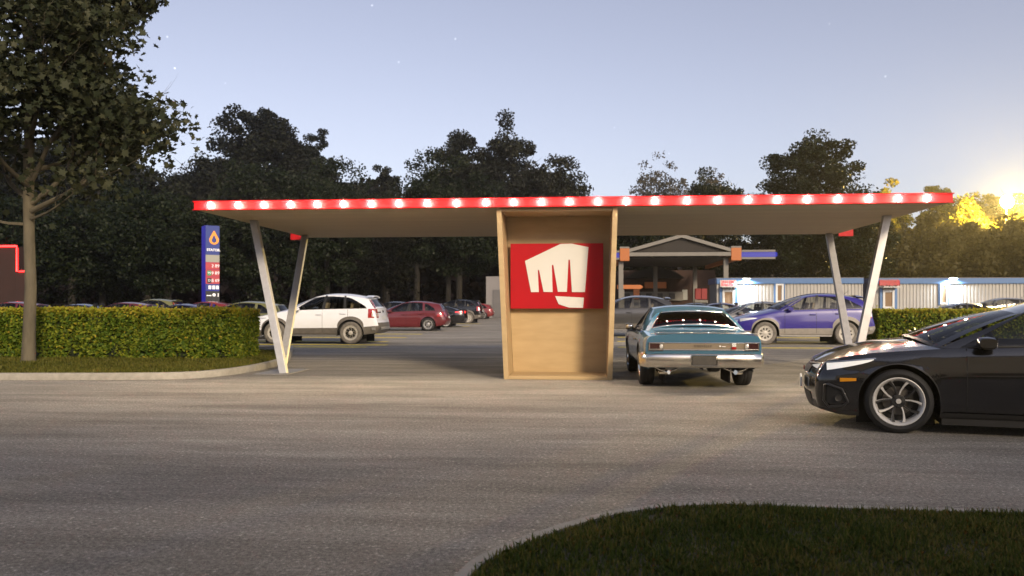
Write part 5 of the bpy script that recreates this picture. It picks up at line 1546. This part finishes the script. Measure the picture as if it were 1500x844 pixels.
more = [  # kind, px, D (near side), paint, label, jiggle, scale
    (suv, 1180, 26.4, 'paint_blue', 'purple-blue SUV with pale cladding parked behind the right posts', .0, 1.0),
    (suv, 913, 33, 'paint_charcoal', 'charcoal SUV parked behind the plywood booth, its roof left of the teal coupe', .0, 1.0),
    (sed, 618, 46.5, 'paint_black', 'black sedan with a bright red tail light just beyond the maroon hatchback', .02, 1.0),
    (suv, 659, 56, 'paint_black', 'dark SUV standing tallest in the far row left of the booth', -.02, 1.0),
    (sed, 664, 67, 'paint_black', 'black sedan, only its tail showing beyond the far dark SUV', .0, 1.0),
    (hat, 688, 72, 'paint_red', 'small red hatchback farthest back before the pale store', .0, .95),
    (hat, 561, 46, 'paint_black', 'dark hatchback between the white car and the maroon hatchback', .02, 1.0),
    (hat, -12, 36, 'paint_maroon', 'maroon car at the left edge under the neon building', .0, .97),
    (sed, 92, 38, 'paint_black', 'black sedan roof showing just right of the maple trunk', .02, .98),
    (hat, 158, 38.5, 'paint_maroon', 'maroon hatchback roof showing over the middle of the long hedge', -.02, .96),
    (suv, 205, 47, 'paint_olive', 'olive SUV roof rising behind the maroon roofs over the hedge', .0, .98),
    (sed, 247, 38, 'paint_navy', 'dark navy sedan roof left of the blue pylon', .0, .98),
    (hat, 281, 46, 'paint_red', 'red hatchback roof right under the blue pylon', .02, 1.0),
    (hat, 335, 31, 'paint_olive', 'olive green hatchback over the right end of the short hedge', -.01, .97),
    (sed, 1106, 33.5, 'paint_grey', 'grey sedan between the teal coupe and the blue SUV', .0, 1.04),
    (sed, 1008, 46, 'paint_black', 'black sedan roof just above the teal coupe roof', .02, 1.02),
    (sed, 1046, 42, 'paint_navy', 'navy sedan roof beneath the lit cabin door', -.02, 1.02),
    (sed, 1409, 36, 'paint_black', 'black sedan roof over the right hedge before the second cabin', .0, 1.0),
    (suv, 1466, 44, 'paint_charcoal', 'dark SUV behind the black sedan roof over the right hedge', .0, 1.0),
]
for src, px, D, pt, lab, jg, s in more:
    c = car_copy(src); repaint(c, pt); tag(c, lab, 'car', GC); put_side(c, px, D, jig=jg, s=s)
    if pt == 'paint_blue':
        for ch in KIDS_NEW[c.name]:
            for sl in ch.material_slots:
                if sl.material and sl.material.name == 'cladding': sl.link = 'OBJECT'; sl.material = MAT['cladding_pale']
# foreground sedan: near front wheel at px 1307; its axle is .5 L ahead
pw = P(1316, 8.28)
ang = math.radians(180 - 19) + TH; sed.rotation_euler.z = ang
hd = Vector((math.cos(ang), math.sin(ang), 0)); lf_ = Vector((-hd.y, hd.x, 0))
sed.location = pw - hd * SEDAN['axf'] - lf_ * .84
# teal coupe, tail towards the camera
pr = P(1016, 13.3); mus.rotation_euler.z = PI / 2 + .012
c_, s_ = math.cos(mus.rotation_euler.z), math.sin(mus.rotation_euler.z)
mus.location = (pr.x - c_ * MUSCLE['axr'], pr.y - s_ * MUSCLE['axr'], 0)

# ------------------------------------------------------------------ sky, sun, camera
SUN_AZ = math.radians(SUN_AZ_DEG); SUN_EL = math.radians(SUN_EL_DEG)       # azimuth clockwise from straight ahead (+y)
w = bpy.data.worlds.new('World'); SC.world = w; w.use_nodes = True; nt = w.node_tree
bg = nt.nodes['Background']
sky = nn(nt, 'ShaderNodeTexSky', sky_type='NISHITA'); sky.sun_disc = False; sky.sun_elevation = SUN_EL; sky.sun_rotation = SUN_AZ; sky.air_density = 1.0; sky.dust_density = 1.5; sky.ozone_density = 1.5
hs = nn(nt, 'ShaderNodeHueSaturation', Saturation=SKY_SAT, Value=1.0); nt.links.new(sky.outputs[0], hs.inputs['Color'])
tn = nn(nt, 'ShaderNodeMix', data_type='RGBA', blend_type='MULTIPLY'); tn.inputs[0].default_value = 1.; tn.inputs[7].default_value = (1.03, .965, 1.04, 1); nt.links.new(hs.outputs[0], tn.inputs[6]); last = tn.outputs[2]
# a few early stars
tcw = nn(nt, 'ShaderNodeTexCoord')
for px, py, br in ((256, 100, 14), (245, 54, 8), (545, 8, 9), (584, 91, 7), (667, 57, 7), (1297, 112, 5), (900, 187, 3), (980, 225, 3), (1215, 35, 3), (330, 122, 3)):
    d = (FWD + RGT * ((px - 750) / 1200) + Vector((0, 0, (446 - py) / 1200))).normalized()
    dt = nn(nt, 'ShaderNodeVectorMath', operation='DOT_PRODUCT'); dt.inputs[1].default_value = d
    nt.links.new(tcw.outputs['Generated'], dt.inputs[0])
    mr = nn(nt, 'ShaderNodeMapRange'); mr.inputs['From Min'].default_value = math.cos(.0013); mr.inputs['From Max'].default_value = 1.0; mr.inputs['To Max'].default_value = br * .10 * STAR
    nt.links.new(dt.outputs['Value'], mr.inputs['Value'])
    ad = nn(nt, 'ShaderNodeMix', data_type='RGBA', blend_type='ADD'); ad.inputs[0].default_value = 1.
    nt.links.new(last, ad.inputs[6]); nt.links.new(mr.outputs['Result'], ad.inputs[7]); last = ad.outputs[2]
nt.links.new(last, bg.inputs['Color']); bg.inputs['Strength'].default_value = SKY_STR
sl = bpy.data.lights.new('sun', 'SUN'); sl.energy = SUN_STR; sl.angle = math.radians(SUN_ANG); sl.color = (1., .80, .55)
so_ = bpy.data.objects.new('sun', sl); COL.objects.link(so_)
dirv = Vector((math.sin(SUN_AZ) * math.cos(SUN_EL), math.cos(SUN_AZ) * math.cos(SUN_EL), math.sin(SUN_EL)))
so_.rotation_euler = dirv.to_track_quat('Z', 'Y').to_euler(); so_.location = dirv * 50

cam = bpy.data.cameras.new('camera'); co = bpy.data.objects.new('camera', cam); COL.objects.link(co)
co.location = (0, 0, HC); co.rotation_euler = (PI / 2, 0, TH); cam.sensor_width = 36; cam.lens = 28.8; cam.shift_y = 24 / 1500; cam.clip_start = .05; cam.clip_end = 3000
cam.dof.use_dof = True; cam.dof.focus_distance = 10.; cam.dof.aperture_fstop = 2.8
SC.camera = co
SC.view_settings.view_transform = 'Standard'; SC.view_settings.look = 'None'; SC.view_settings.gamma = 1; SC.view_settings.use_curve_mapping = False
SC.view_settings.exposure = EXPO
SC.render.engine = 'CYCLES'
cy = SC.cycles; cy.max_bounces = 7; cy.diffuse_bounces = 3; cy.glossy_bounces = 4; cy.transparent_max_bounces = 12; cy.sample_clamp_indirect = 6; cy.use_denoising = True
cy.caustics_reflective = False; cy.caustics_refractive = False

if HAZE:
    hm = bpy.data.materials.new('haze_air'); hm.use_nodes = True; n_ = hm.node_tree
    n_.nodes.remove(n_.nodes['Principled BSDF']); pv = nn(n_, 'ShaderNodeVolumePrincipled'); pv.inputs['Color'].default_value = (.92, .92, .92, 1); pv.inputs['Density'].default_value = HAZE; pv.inputs['Anisotropy'].default_value = .7
    n_.links.new(pv.outputs[0], n_.nodes['Material Output'].inputs['Volume'])
    MAT['haze_air'] = hm
    h = MB(); h.box((0, 60, 12.8), (520, 230, 28.4)); tag(h.build('haze', 'haze_air'), kind='stuff')
